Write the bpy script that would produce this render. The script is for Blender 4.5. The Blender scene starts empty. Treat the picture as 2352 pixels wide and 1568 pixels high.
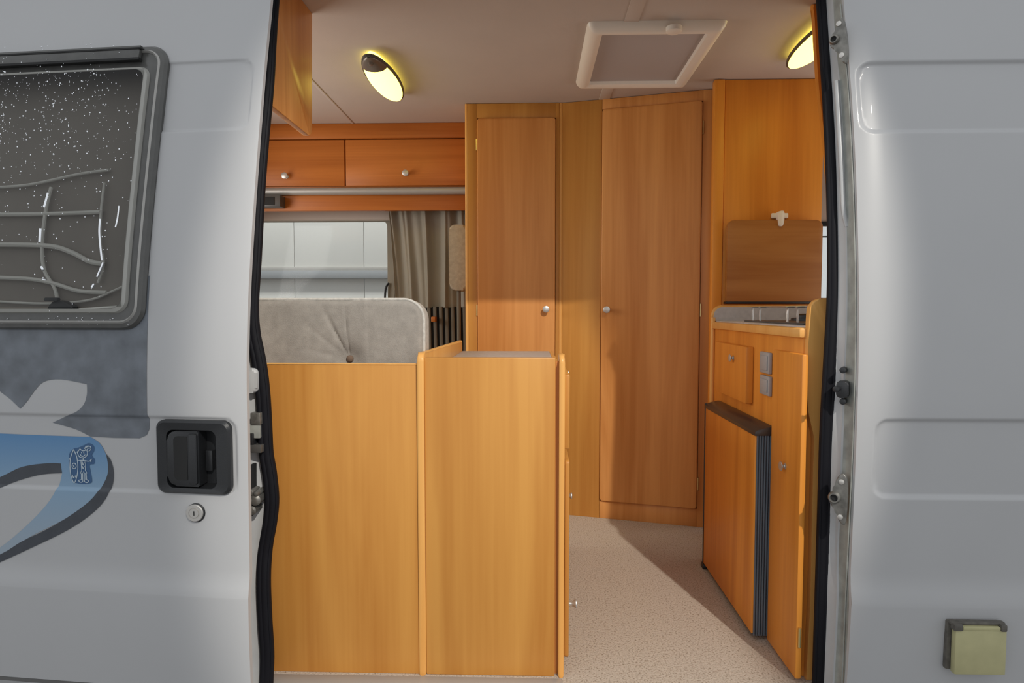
import bpy, bmesh, math, random
import numpy as np
from mathutils import Vector, Matrix
random.seed(7)

# ------------------------------------------------------------------ camera
FPX, CX, CY = 1450.0, 1176.0, 784.0
EYE = Vector((0.0, 0.0, 0.954))                      # above the van floor (z = 0)
YAW = math.atan(44.0 / FPX); PITCH = math.atan(74.0 / FPX)
Fw = Vector((-math.sin(YAW) * math.cos(PITCH), math.cos(YAW) * math.cos(PITCH), -math.sin(PITCH)))
Rt = Vector((math.cos(YAW), math.sin(YAW), 0.0))
Up = Rt.cross(Fw)
scn = bpy.context.scene
cam_d = bpy.data.cameras.new('camera'); cam_d.sensor_width = 36.0; cam_d.lens = 36.0 * FPX / 2352.0
cam_d.clip_start = 0.02; cam_d.clip_end = 200
cam = bpy.data.objects.new('camera', cam_d); scn.collection.objects.link(cam)
cam.matrix_world = Matrix(((Rt.x, Up.x, -Fw.x, EYE.x), (Rt.y, Up.y, -Fw.y, EYE.y), (Rt.z, Up.z, -Fw.z, EYE.z), (0, 0, 0, 1)))
scn.camera = cam
# ------------------------------------------------------------------ world, key light, exposure
w = bpy.data.worlds.new('world'); scn.world = w; w.use_nodes = True
bgn = w.node_tree.nodes['Background']; bgn.inputs[0].default_value = (0.93, 0.965, 1.0, 1); bgn.inputs[1].default_value = 0.80
ld = bpy.data.lights.new('work_lamp', 'SPOT'); ld.energy = 1440; ld.color = (1.0, 0.95, 0.86)
ld.spot_size = math.radians(20.5); ld.spot_blend = 0.22; ld.shadow_soft_size = 0.055
lo = bpy.data.objects.new('work_lamp', ld); scn.collection.objects.link(lo); lo.location = (2.12, -3.50, 4.88)
lo.scale = (0.66, 1, 1)
lo.rotation_euler = (Vector((0.0, 1.60, 0.86)) - lo.location).to_track_quat('-Z', 'Y').to_euler()
def area(name, loc, target, size, power, color):
    d = bpy.data.lights.new(name, 'AREA'); d.shape = 'RECTANGLE'; d.size = size[0]; d.size_y = size[1]
    d.energy = power; d.color = color
    o = bpy.data.objects.new(name, d); scn.collection.objects.link(o); o.location = loc
    o.rotation_euler = (Vector(target) - Vector(loc)).to_track_quat('-Z', 'Y').to_euler()
# unseen fill lights added: cab end, rear end, and facing the hall wall
area('cab_fill', (1.86, 2.5, 1.15), (0.0, 2.5, 1.25), (1.3, 0.8), 6, (1.0, 0.97, 0.93))
area('rear_fill', (-1.69, 2.3, 1.25), (0.6, 2.1, 0.75), (1.1, 0.8), 17, (1.0, 0.97, 0.93))
area('hall_fill', (-1.8, 4.5, 3.3), (-1.8, 5.6, 1.0), (3.5, 0.3), 85, (1.0, 0.99, 0.95))
scn.view_settings.view_transform = 'Standard'; scn.view_settings.look = 'None'
scn.view_settings.gamma = 1.0; scn.view_settings.use_curve_mapping = False
scn.view_settings.exposure = 0.0

# ------------------------------------------------------------------ photo rays -> places in the van
def ray(px, py):
    return (Fw * FPX + Rt * (px - CX) + Up * (CY - py)).normalized()
def onY(px, py, Y): r = ray(px, py); return EYE + r * (Y / r.y)
def onX(px, py, X): r = ray(px, py); return EYE + r * (X / r.x)
def onZ(px, py, Z): r = ray(px, py); return EYE + r * ((Z - EYE.z) / r.z)

# ------------------------------------------------------------------ materials
def new_mat(name):
    m = bpy.data.materials.new(name); m.use_nodes = True
    return m, m.node_tree, m.node_tree.nodes['Principled BSDF']
def plain(name, col, rough=0.5, metal=0.0, spec=0.5, bump=0.0, bscale=200, var=0.0, vscale=6, coat=0.0):
    m, nt, p = new_mat(name)
    p.inputs['Base Color'].default_value = (*col, 1); p.inputs['Roughness'].default_value = rough
    p.inputs['Metallic'].default_value = metal; p.inputs['Specular IOR Level'].default_value = spec
    p.inputs['Coat Weight'].default_value = coat
    tc = nt.nodes.new('ShaderNodeTexCoord')
    if var > 0:
        n = nt.nodes.new('ShaderNodeTexNoise'); n.inputs['Scale'].default_value = vscale; n.inputs['Detail'].default_value = 4
        r = nt.nodes.new('ShaderNodeMapRange'); r.inputs[1].default_value = 0.3; r.inputs[2].default_value = 0.7
        r.inputs[3].default_value = 1 - var; r.inputs[4].default_value = 1 + var
        mx = nt.nodes.new('ShaderNodeMix'); mx.data_type = 'RGBA'; mx.blend_type = 'MULTIPLY'; mx.inputs[0].default_value = 1
        mx.inputs[6].default_value = (*col, 1)
        nt.links.new(tc.outputs['Object'], n.inputs[0]); nt.links.new(n.outputs[0], r.inputs[0])
        nt.links.new(r.outputs[0], mx.inputs[7]); nt.links.new(mx.outputs[2], p.inputs['Base Color'])
    if bump > 0:
        n = nt.nodes.new('ShaderNodeTexNoise'); n.inputs['Scale'].default_value = bscale; n.inputs['Detail'].default_value = 3
        b = nt.nodes.new('ShaderNodeBump'); b.inputs['Strength'].default_value = bump; b.inputs['Distance'].default_value = 0.002
        nt.links.new(tc.outputs['Object'], n.inputs[0]); nt.links.new(n.outputs[0], b.inputs['Height'])
        nt.links.new(b.outputs[0], p.inputs['Normal'])
    return m
def wood(name, c1, c2, scale=(7, 7, 0.55), fine=(80, 80, 2.0), rough=0.38, seed=0.0):
    m, nt, p = new_mat(name); L = nt.links
    tc = nt.nodes.new('ShaderNodeTexCoord')
    mp = nt.nodes.new('ShaderNodeMapping'); mp.inputs['Scale'].default_value = scale; mp.inputs['Location'].default_value = (seed, seed * 2, seed)
    mf = nt.nodes.new('ShaderNodeMapping'); mf.inputs['Scale'].default_value = fine
    n1 = nt.nodes.new('ShaderNodeTexNoise'); n1.inputs['Scale'].default_value = 1; n1.inputs['Detail'].default_value = 4; n1.inputs['Distortion'].default_value = 0.9
    n2 = nt.nodes.new('ShaderNodeTexNoise'); n2.inputs['Scale'].default_value = 1; n2.inputs['Detail'].default_value = 2
    L.new(tc.outputs['Object'], mp.inputs[0]); L.new(tc.outputs['Object'], mf.inputs[0])
    L.new(mp.outputs[0], n1.inputs[0]); L.new(mf.outputs[0], n2.inputs[0])
    ad = nt.nodes.new('ShaderNodeMix'); ad.data_type = 'FLOAT'; ad.inputs[0].default_value = 0.20
    L.new(n1.outputs[0], ad.inputs[2]); L.new(n2.outputs[0], ad.inputs[3])
    cr = nt.nodes.new('ShaderNodeValToRGB')
    cr.color_ramp.elements[0].position = 0.36; cr.color_ramp.elements[0].color = (*c2, 1)
    cr.color_ramp.elements[1].position = 0.62; cr.color_ramp.elements[1].color = (*c1, 1)
    L.new(ad.outputs[0], cr.inputs[0]); L.new(cr.outputs[0], p.inputs['Base Color'])
    p.inputs['Roughness'].default_value = rough; p.inputs['Specular IOR Level'].default_value = 0.25
    b = nt.nodes.new('ShaderNodeBump'); b.inputs['Strength'].default_value = 0.05; b.inputs['Distance'].default_value = 0.001
    L.new(n2.outputs[0], b.inputs['Height']); L.new(b.outputs[0], p.inputs['Normal'])
    return m
W1, W2 = (0.60, 0.285, 0.066), (0.48, 0.20, 0.040)
M = {}
M['wood'] = wood('cherry veneer vertical grain', W1, W2)
M['wood_h'] = wood('cherry veneer horizontal grain', (0.58, 0.195, 0.040), (0.42, 0.125, 0.022), scale=(0.5, 9, 9), fine=(2.5, 110, 110))
M['wood_deep'] = wood('cherry veneer cupboard doors', (0.74, 0.34, 0.105), (0.55, 0.215, 0.055), seed=3.1)
M['wood_kit'] = wood('cherry veneer kitchen', (0.80, 0.32, 0.050), (0.62, 0.215, 0.030), seed=5.3)
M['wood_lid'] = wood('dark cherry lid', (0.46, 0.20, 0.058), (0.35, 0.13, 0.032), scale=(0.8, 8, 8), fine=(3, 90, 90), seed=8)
M['edge'] = wood('solid beech edging', (0.80, 0.43, 0.13), (0.70, 0.33, 0.085), seed=1.3, rough=0.3)
M['paint'] = plain('white van paint', (0.44, 0.44, 0.445), rough=0.36, spec=0.45, coat=0.08, var=0.02, vscale=3)
M['paint_in'] = plain('white jamb paint', (0.46, 0.465, 0.47), rough=0.35, var=0.06, vscale=14)
M['jamb_dirty'] = plain('grimy jamb paint', (0.30, 0.31, 0.285), rough=0.6, var=0.25, vscale=25)
M['brown_trim'] = plain('dark brown fridge trim', (0.055, 0.042, 0.034), rough=0.3)
M['rubber'] = plain('black rubber', (0.007, 0.007, 0.010), rough=0.6, spec=0.18, var=0.1)
M['black'] = plain('black plastic', (0.015, 0.016, 0.018), rough=0.38, bump=0.15, bscale=700)
M['black_matte'] = plain('black matte', (0.012, 0.012, 0.012), rough=0.8)
M['darkgrey'] = plain('dark grey plastic', (0.075, 0.072, 0.068), rough=0.35)
M['frame_grey'] = plain('wet dark window frame', (0.085, 0.084, 0.080), rough=0.22, var=0.12, vscale=30)
M['steel'] = plain('brushed steel', (0.58, 0.56, 0.53), rough=0.42, metal=0.75)
M['grime_steel'] = plain('greasy cast metal', (0.20, 0.195, 0.18), rough=0.45, metal=0.6, var=0.3, vscale=60)
M['alu'] = plain('grey aluminium', (0.42, 0.41, 0.39), rough=0.4, metal=0.3)
M['ceil'] = plain('beige ceiling cloth', (0.56, 0.475, 0.41), rough=0.95, bump=0.2, bscale=500, var=0.02)
M['ceil_strip'] = plain('pale ceiling trim', (0.60, 0.53, 0.47), rough=0.7)
M['ivory'] = plain('ivory plastic', (0.86, 0.79, 0.69), rough=0.4)
M['blind_grey'] = plain('hatch blind', (0.46, 0.41, 0.39), rough=0.9)
M['grey_plate'] = plain('grey switch plastic', (0.36, 0.36, 0.36), rough=0.45)
M['worktop'] = plain('grey laminate', (0.50, 0.46, 0.44), rough=0.5, var=0.08, vscale=60)
M['cushion'] = plain('grey brown moquette', (0.32, 0.29, 0.255), rough=0.98, bump=0.5, bscale=420, var=0.10, vscale=45)
M['cushion_edge'] = plain('pale moquette border', (0.56, 0.53, 0.48), rough=0.98, bump=0.5, bscale=380, var=0.14, vscale=90)
M['button'] = plain('brown button cloth', (0.17, 0.11, 0.075), rough=0.9)
M['curtain'] = plain('taupe curtain cloth', (0.34, 0.31, 0.25), rough=0.95, bump=0.3, bscale=600, var=0.05)
M['curtain_dk'] = plain('dark pleated cloth', (0.17, 0.15, 0.115), rough=0.95)
M['pad'] = plain('sand coloured cloth', (0.40, 0.335, 0.24), rough=0.98, bump=0.5, bscale=300, var=0.12, vscale=60)
M['khaki'] = plain('yellowed plastic', (0.44, 0.41, 0.22), rough=0.55, var=0.06, vscale=30)
M['brownrust'] = plain('weathered hinge plastic', (0.11, 0.10, 0.085), rough=0.6, var=0.3, vscale=60)
M['decal_grey'] = plain('slate decal film', (0.135, 0.15, 0.172), rough=0.45, var=0.22, vscale=22)
M['decal_dark'] = plain('charcoal decal film', (0.048, 0.054, 0.066), rough=0.5, var=0.12, vscale=40)
M['sticker'] = plain('navy sticker', (0.035, 0.10, 0.22), rough=0.4)
M['sticker_line'] = plain('pale sticker print', (0.42, 0.50, 0.56), rough=0.5)
M['gold'] = plain('brass hinge', (0.65, 0.50, 0.22), rough=0.3, metal=0.8)
M['outwall'] = plain('pale hall cladding', (0.60, 0.60, 0.58), rough=0.7)
M['outrail'] = plain('grey cladding rail', (0.27, 0.29, 0.31), rough=0.6)
M['ground'] = plain('concrete yard', (0.33, 0.32, 0.31), rough=0.9, var=0.15, vscale=2)
M['reflection'] = plain('pale grey strap', (0.75, 0.74, 0.70), rough=0.6)  # pale tone for reflections in the door pane, shaped as tubes
M['pane_edge'] = plain('bright bevelled acrylic edge', (0.36, 0.355, 0.33), rough=0.12)
M['pane_backing'] = plain('grey pane backing', (0.30, 0.27, 0.24), rough=0.6, var=0.1, vscale=4)  # sheet added behind the door pane to give its grey tone
M['drop_highlight'] = plain('water drops and pane highlights', (0.9, 0.92, 0.95), rough=0.05, metal=0.9)

def blue_mat():
    m, nt, p = new_mat('blue gradient decal print'); L = nt.links
    tc = nt.nodes.new('ShaderNodeTexCoord'); sp = nt.nodes.new('ShaderNodeSeparateXYZ'); L.new(tc.outputs['Object'], sp.inputs[0])
    z0 = onDoor(100, 1270).z - DOOR_O.z; z1 = onDoor(100, 995).z - DOOR_O.z
    r = nt.nodes.new('ShaderNodeMapRange'); r.inputs[1].default_value = z0; r.inputs[2].default_value = z1; L.new(sp.outputs[2], r.inputs[0])
    cr = nt.nodes.new('ShaderNodeValToRGB'); e = cr.color_ramp.elements
    e[0].position = 0; e[0].color = (0.30, 0.36, 0.42, 1); e[1].position = 1; e[1].color = (0.085, 0.22, 0.42, 1)
    k = e.new(0.55); k.color = (0.22, 0.34, 0.47, 1)
    L.new(r.outputs[0], cr.inputs[0]); L.new(cr.outputs[0], p.inputs['Base Color']); p.inputs['Roughness'].default_value = 0.4
    return m
def carpet_mat():
    m, nt, p = new_mat('speckled beige carpet'); L = nt.links
    tc = nt.nodes.new('ShaderNodeTexCoord')
    n = nt.nodes.new('ShaderNodeTexNoise'); n.inputs['Scale'].default_value = 190; n.inputs['Detail'].default_value = 4
    n.inputs['Roughness'].default_value = 0.7
    cr = nt.nodes.new('ShaderNodeValToRGB'); e = cr.color_ramp.elements
    e[0].position = 0.36; e[0].color = (0.24, 0.18, 0.125, 1); e[1].position = 0.62; e[1].color = (0.58, 0.50, 0.415, 1)
    k = e.new(0.45); k.color = (0.48, 0.405, 0.33, 1)
    L.new(tc.outputs['Object'], n.inputs[0]); L.new(n.outputs[0], cr.inputs[0]); L.new(cr.outputs[0], p.inputs['Base Color'])
    p.inputs['Roughness'].default_value = 1; p.inputs['Specular IOR Level'].default_value = 0.1
    b = nt.nodes.new('ShaderNodeBump'); b.inputs['Strength'].default_value = 0.6; b.inputs['Distance'].default_value = 0.004
    L.new(n.outputs[0], b.inputs['Height']); L.new(b.outputs[0], p.inputs['Normal'])
    return m
M['carpet'] = carpet_mat()
def glow_mat():
    m, nt, p = new_mat('lit lamp lens')
    p.inputs['Base Color'].default_value = (0.9, 0.8, 0.5, 1); p.inputs['Roughness'].default_value = 0.4
    p.inputs['Emission Color'].default_value = (1.0, 0.86, 0.12, 1); p.inputs['Emission Strength'].default_value = 5.0
    return m
M['glow'] = glow_mat()
def glass(name, tint, alpha, base=(0.2, 0.2, 0.2)):
    m, nt, p = new_mat(name)
    out = nt.nodes['Material Output']; L = nt.links
    tr = nt.nodes.new('ShaderNodeBsdfTransparent'); tr.inputs[0].default_value = (*tint, 1)
    mix = nt.nodes.new('ShaderNodeMixShader'); mix.inputs[0].default_value = alpha
    p.inputs['Base Color'].default_value = (*base, 1); p.inputs['Roughness'].default_value = 0.06
    L.new(tr.outputs[0], mix.inputs[1]); L.new(p.outputs[0], mix.inputs[2]); L.new(mix.outputs[0], out.inputs[0])
    return m
M['tint_glass'] = glass('tinted acrylic pane', (0.85, 0.85, 0.83), 0.30, (0.04, 0.04, 0.042))
M['clear_glass'] = glass('clear pane', (0.96, 0.97, 0.96), 0.12, (0.3, 0.3, 0.3))
M['clear_acrylic'] = glass('clear acrylic bevel', (0.8, 0.8, 0.78), 0.5, (0.5, 0.5, 0.48))

# ------------------------------------------------------------------ object helpers
COL = scn.collection
def tag(o, label=None, cat=None, group=None, kind=None):
    if label: o['label'] = label
    if cat: o['category'] = cat
    if group: o['group'] = group
    if kind: o['kind'] = kind
    return o
def thing(name, loc, label, cat, group=None):
    o = bpy.data.objects.new(name, None); COL.objects.link(o); o.location = loc; o.empty_display_size = 0.05
    return tag(o, label, cat, group)
def worldloc(o):
    v = Vector(o.location)
    while o.parent: o = o.parent; v = v + Vector(o.location)
    return v
def obj(name, bm, mat, parent=None, smooth=False, origin=None, kind=None, label=None):
    """bm holds world coordinates; the object's origin goes to its parent's origin (or `origin`)"""
    me = bpy.data.meshes.new(name)
    off = worldloc(parent) if parent else (Vector(origin) if origin else Vector((0, 0, 0)))
    bmesh.ops.translate(bm, verts=bm.verts, vec=-off)
    bmesh.ops.recalc_face_normals(bm, faces=bm.faces)
    bm.to_mesh(me); bm.free()
    mats = mat if isinstance(mat, (list, tuple)) else [mat]
    for m_ in mats: me.materials.append(m_)
    if smooth:
        for p in me.polygons: p.use_smooth = True
        me.set_sharp_from_angle(angle=math.radians(38))
    o = bpy.data.objects.new(name, me); COL.objects.link(o)
    if parent: o.parent = parent
    else: o.location = off
    if kind: o['kind'] = kind
    if label: o['label'] = label
    return o
class Frame:
    """vertical plane: origin O, direction u along it, n out of it towards the viewer"""
    def __init__(s, O, u, n): s.O = Vector(O); s.u = Vector(u).normalized(); s.n = Vector(n).normalized()
    def P(s, a, d, z): v = s.O + s.u * a + s.n * d; return Vector((v.x, v.y, z))
    def px(s, x, y, d=0.0):
        r = ray(x, y); O = s.O + s.n * d
        t = (O - EYE).dot(s.n) / r.dot(s.n); v = EYE + r * t
        return (v - s.O).dot(s.u), v.z
    def rect(s, x0, y0, x1, y1, d=0.0):
        ym, xm = (y0 + y1) / 2, (x0 + x1) / 2
        a0 = s.px(x0, ym, d)[0]; a1 = s.px(x1, ym, d)[0]
        z0 = s.px(xm, y1, d)[1]; z1 = s.px(xm, y0, d)[1]
        return min(a0, a1), max(a0, a1), z0, z1
WF = Frame((0, 0, 0), (1, 0, 0), (0, -1, 0))     # plain world: a = x, d = -y
def add_box(bm, fr, a0, a1, d0, d1, z0, z1, bev=0.0, seg=2):
    t = bmesh.new()
    vs = [t.verts.new(fr.P(a, d, z)) for a in (a0, a1) for d in (d0, d1) for z in (z0, z1)]
    for f in ((0, 1, 3, 2), (4, 6, 7, 5), (0, 4, 5, 1), (2, 3, 7, 6), (0, 2, 6, 4), (1, 5, 7, 3)): t.faces.new([vs[i] for i in f])
    if bev > 0: bmesh.ops.bevel(t, geom=list(t.edges), offset=bev, segments=seg, affect='EDGES', profile=0.5)
    bmesh.ops.recalc_face_normals(t, faces=t.faces)
    merge(bm, t)
def merge(bm, t):
    me = bpy.data.meshes.new('tmp'); t.to_mesh(me); t.free(); bm.from_mesh(me); bpy.data.meshes.remove(me)
def box(name, fr, a0, a1, d0, d1, z0, z1, mat, parent=None, bev=0.002, seg=2, **k):
    bm = bmesh.new(); add_box(bm, fr, a0, a1, d0, d1, z0, z1, bev, seg); return obj(name, bm, mat, parent, smooth=bev > 0, **k)
def wbox(name, x0, x1, y0, y1, z0, z1, mat, parent=None, bev=0.002, **k):
    return box(name, WF, x0, x1, -y1, -y0, z0, z1, mat, parent, bev, **k)
def add_prism(bm, pts, mapf, t0, t1, bev=0.0, seg=2):
    """pts: 2D outline; mapf(a, b, t) -> world; extruded t0..t1"""
    t = bmesh.new()
    A = [t.verts.new(mapf(a, b, t0)) for a, b in pts]; B = [t.verts.new(mapf(a, b, t1)) for a, b in pts]
    n = len(pts); fa = t.faces.new(A); fb = t.faces.new(B[::-1])
    for i in range(n): t.faces.new((A[i], B[i], B[(i + 1) % n], A[(i + 1) % n]))
    if bev > 0:
        es = list(fa.edges) + list(fb.edges)
        bmesh.ops.bevel(t, geom=es, offset=bev, segments=seg, affect='EDGES', profile=0.5)
    bmesh.ops.recalc_face_normals(t, faces=t.faces)
    merge(bm, t)
def prism(name, pts, mapf, t0, t1, mat, parent=None, bev=0.0, seg=2, smooth=True, **k):
    bm = bmesh.new(); add_prism(bm, pts, mapf, t0, t1, bev, seg); return obj(name, bm, mat, parent, smooth=smooth, **k)
def rrect(x0, y0, x1, y1, r, n=6):
    if not isinstance(r, (list, tuple)): r = [r] * 4
    pts = []
    for (cx, cy, a, rr) in ((x1 - r[0], y0 + r[0], -90, r[0]), (x1 - r[1], y1 - r[1], 0, r[1]), (x0 + r[2], y1 - r[2], 90, r[2]), (x0 + r[3], y0 + r[3], 180, r[3])):
        if rr <= 1e-6: pts.append((cx, cy)); continue
        for i in range(n + 1):
            t = math.radians(a + 90 * i / n); pts.append((cx + rr * math.cos(t), cy + rr * math.sin(t)))
    return pts
def add_tube(bm, pts, r, n=10, ry=None, cap=True, updir=None):
    pts = [Vector(p) for p in pts]; rings = []
    rs = r if isinstance(r, (list, tuple)) else [r] * len(pts)
    ref = Vector(updir) if updir else Vector((0, 1, 0))
    for i, p in enumerate(pts):
        t = (pts[min(i + 1, len(pts) - 1)] - pts[max(i - 1, 0)]).normalized()
        s = t.cross(ref)
        if s.length < 0.05: s = t.cross(Vector((1, 0, 0)))
        s.normalize(); q = s.cross(t).normalized()
        rings.append([bm.verts.new(p + s * math.cos(2 * math.pi * k / n) * rs[i] + q * math.sin(2 * math.pi * k / n) * rs[i] * (ry or 1)) for k in range(n)])
    for a, b in zip(rings, rings[1:]):
        for k in range(n): bm.faces.new((a[k], a[(k + 1) % n], b[(k + 1) % n], b[k]))
    if cap: bm.faces.new(rings[0][::-1]); bm.faces.new(rings[-1])
def smooth_path(pts, n=6):
    out = []; P = [Vector(p) for p in pts]
    for i in range(len(P) - 1):
        p0 = P[max(i - 1, 0)]; p1 = P[i]; p2 = P[i + 1]; p3 = P[min(i + 2, len(P) - 1)]
        for k in range(n):
            t = k / n
            out.append(0.5 * ((2 * p1) + (p2 - p0) * t + (2 * p0 - 5 * p1 + 4 * p2 - p3) * t * t + (3 * p1 - p0 - 3 * p2 + p3) * t ** 3))
    out.append(P[-1]); return out
def spline2(pts, n=6):
    return [(v.x, v.y) for v in smooth_path([(a, b, 0) for a, b in pts], n)]
def add_lathe(bm, c, axis, prof, n=20):
    """prof: list of (distance along axis, radius)"""
    ax = Vector(axis).normalized(); s = ax.orthogonal().normalized(); q = ax.cross(s); rings = []
    for d, r in prof:
        rings.append([bm.verts.new(Vector(c) + ax * d + (s * math.cos(2 * math.pi * k / n) + q * math.sin(2 * math.pi * k / n)) * max(r, 1e-5)) for k in range(n)])
    for a, b in zip(rings, rings[1:]):
        for k in range(n): bm.faces.new((a[k], a[(k + 1) % n], b[(k + 1) % n], b[k]))
    bm.faces.new(rings[0][::-1]); bm.faces.new(rings[-1])
def lathe(name, c, axis, prof, mat, parent, n=20, **k):
    bm = bmesh.new(); add_lathe(bm, c, axis, prof, n); return obj(name, bm, mat, parent, smooth=True, **k)
KNOB = [(0, .0085), (.002, .0085), (.004, .005), (.009, .0042), (.013, .0055), (.018, .0105), (.021, .0125), (.0235, .012), (.025, .008), (.0255, .001)]
def knob(c, axis, parent, s=1.0, name='knob', mat=None):
    return lathe(name, c, axis, [(d * s, r * s) for d, r in KNOB], mat or M['steel'], parent)
FLAT = [(d * .55, r) for d, r in KNOB]
def flat_knob(c, axis, parent, s=1.0): return lathe('knob', c, axis, [(d * s, r * s) for d, r in FLAT], M['steel'], parent)
def hinge(fr, a, d, z, parent, h=0.05, mat=None):
    bm = bmesh.new(); add_tube(bm, [fr.P(a, d, z - h / 2), fr.P(a, d, z + h / 2)], 0.0035, 8)
    return obj('hinge', bm, mat or M['gold'], parent, smooth=True)

# ------------------------------------------------------------------ the curved side of the van
EDGE_PX = [(1944, 0), (1957, 128), (1967, 250), (1976, 446), (1981, 650), (1981, 800), (1978, 920), (1973, 1060), (1961, 1310), (1950, 1568)]
XE = onY(1980, 800, 1.45).x
_ctrl = [onX(x, y, XE) for x, y in EDGE_PX]
_z = np.array([p.z for p in _ctrl])[::-1]; _y = np.array([p.y for p in _ctrl])[::-1]
_z = np.concatenate([[-0.6], _z, [2.0]]); _y = np.concatenate([[_y[0] + 0.03], _y, [_y[-1] + 0.06]])
_zz = np.linspace(-0.6, 2.0, 261); _yy = np.interp(_zz, _z, _y)
for _ in range(3): _yy = np.convolve(np.pad(_yy, 9, mode='edge'), np.ones(19) / 19, 'valid')
ZC = onY(2100, 1395, 1.47).z                       # crease low on the side
def sstep(t): t = min(1, max(0, t)); return t * t * (3 - 2 * t)
def prof(z, zc=None):
    zc = ZC if zc is None else zc
    y = float(np.interp(z, _zz, _yy))
    # soft ledge: comes out towards the viewer just above the crease, then falls straight
    y -= 0.010 * sstep((zc + 0.075 - z) / 0.07) * (1 - sstep((zc - z) / 0.35))
    return y
def sd_rr(x, z, x0, x1, z0, z1, r):
    cx, cz = (x0 + x1) / 2, (z0 + z1) / 2; dx = abs(x - cx) - (x1 - x0) / 2 + r; dz = abs(z - cz) - (z1 - z0) / 2 + r
    return math.hypot(max(dx, 0), max(dz, 0)) + min(max(dx, dz), 0) - r
def grid_axis(lo, hi, step, feats, fine=0.0025, half=0.012):
    v = list(np.arange(lo, hi, step)) + [hi]
    for f in feats:
        v += list(np.arange(f - half, f + half, fine))
    v = sorted(x for x in v if lo <= x <= hi); out = [v[0]]
    for x in v[1:]:
        if x - out[-1] > fine * 0.6: out.append(x)
    return out
# right body: pressed panels
def zR(py): return onY(2180, py, 1.46).z
RBX = [(onY(1985, 220, 1.50).x, 6.0, onY(2180, 300, 1.50).z, onY(2180, 142, 1.53).z, 0.03),
       (onY(2006, 1050, 1.46).x, 6.0, onY(2180, 1136, 1.475).z, onY(2180, 963, 1.465).z, 0.03)]
def bodyY(x, z):
    y = prof(z)
    for x0, x1, z0, z1, r in RBX:
        y += 0.0075 * sstep((0.006 - sd_rr(x, z, x0, x1, z0, z1, r)) / 0.012)
    e = (x - XE) / 0.09                              # rolls inwards towards the door opening
    if e < 1: y += 0.014 * (1 - e) ** 3
    return y
# left sliding door: parallel profile, stands proud of the body and runs slightly away to the left
DEDGE = [(622, 0), (607, 110), (592, 300), (573, 560), (562, 780), (562, 850), (566, 1010), (570, 1250), (574, 1568)]
XD = onY(562, 800, 1.365).x
_dc = [onX(x, y, XD) for x, y in DEDGE]
_dz = np.array([p.z for p in _dc])[::-1]; _dy = np.array([p.y for p in _dc])[::-1]
_dz = np.concatenate([[-0.6], _dz, [2.0]]); _dy = np.concatenate([[_dy[0] + 0.02], _dy, [_dy[-1] + 0.05]])
_dyy = np.interp(_zz, _dz, _dy)
for _ in range(3): _dyy = np.convolve(np.pad(_dyy, 9, mode='edge'), np.ones(19) / 19, 'valid')
KD = 0.085
def dprof(x, z):
    zc = EYE.z - (1400 - 710) / 1450 * 1.37
    y = float(np.interp(z, _zz, _dyy)) + KD * (XD - x)
    y -= 0.009 * sstep((zc + 0.06 - z) / 0.055) * (1 - sstep((zc - z) / 0.35))
    return y
def _isect(px, py, fn, off=0.0):
    r = ray(px, py); t = 1.4 / r.y
    for _ in range(30):
        v = EYE + r * t; t = (fn(v.x, v.z) - off) / r.y
    return EYE + r * t
DBX = []
_a = _isect(576, 210, dprof); _b = _isect(480, 298, dprof); _c = _isect(480, 141, dprof)
DBX.append((-6.0, _a.x, _b.z, _c.z, 0.03))
_a = _isect(543, 1050, dprof); _b = _isect(300, 1127, dprof); _c = _isect(440, 960, dprof)
DBX.append((-6.0, _a.x, _b.z, _c.z, 0.03))
def doorY(x, z):
    y = dprof(x, z)
    for x0, x1, z0, z1, r in DBX:
        y += 0.0045 * sstep((0.004 - sd_rr(x, z, x0, x1, z0, z1, r)) / 0.008)
    e = (XD - x) / 0.05
    if e < 1: y += 0.006 * (1 - e) ** 3
    return y
def onDoor(px, py, off=0.0): return _isect(px, py, dprof, off)
def onBody(px, py, off=0.0): return _isect(px, py, lambda x, z: prof(z), off)
DOOR_O = Vector((XD - 0.6, 1.45, -0.42))

# ================================================================== OUTSIDE SETTING
CEIL = 1.884
g = wbox('ground', -9, 9, -7, 9, -0.62, -0.60, M['ground'], bev=0); g['kind'] = 'structure'
pw = thing('panelled_wall', (-3, 5.5, -0.6), 'pale panelled hall wall outside, seen through the window behind the bench', 'wall')
YB = 5.5
rail_z0, rail_z1 = onY(740, 640, YB).z, onY(740, 622, YB).z
jx = onY(676, 600, YB).x; pwid = onY(836, 600, YB).x - jx
for k in range(-6, 5):
    x0 = jx + pwid * k
    wbox('panel', x0 + .002, x0 + pwid - .002, YB, YB + .04, -0.6, rail_z0 + .01, M['outwall'], pw, bev=.004)
    wbox('panel', x0 + .002, x0 + pwid - .002, YB, YB + .04, rail_z0 + .01, 3.6, M['outwall'], pw, bev=.004)
wbox('rail', -5.5, jx + pwid * 5, YB - .06, YB, rail_z0, rail_z1, M['outrail'], pw, bev=.004)
wbox('upper_rail', -5.5, jx + pwid * 5, YB - .03, YB, rail_z1, rail_z1 + .035, M['alu'], pw, bev=.004)

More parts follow.
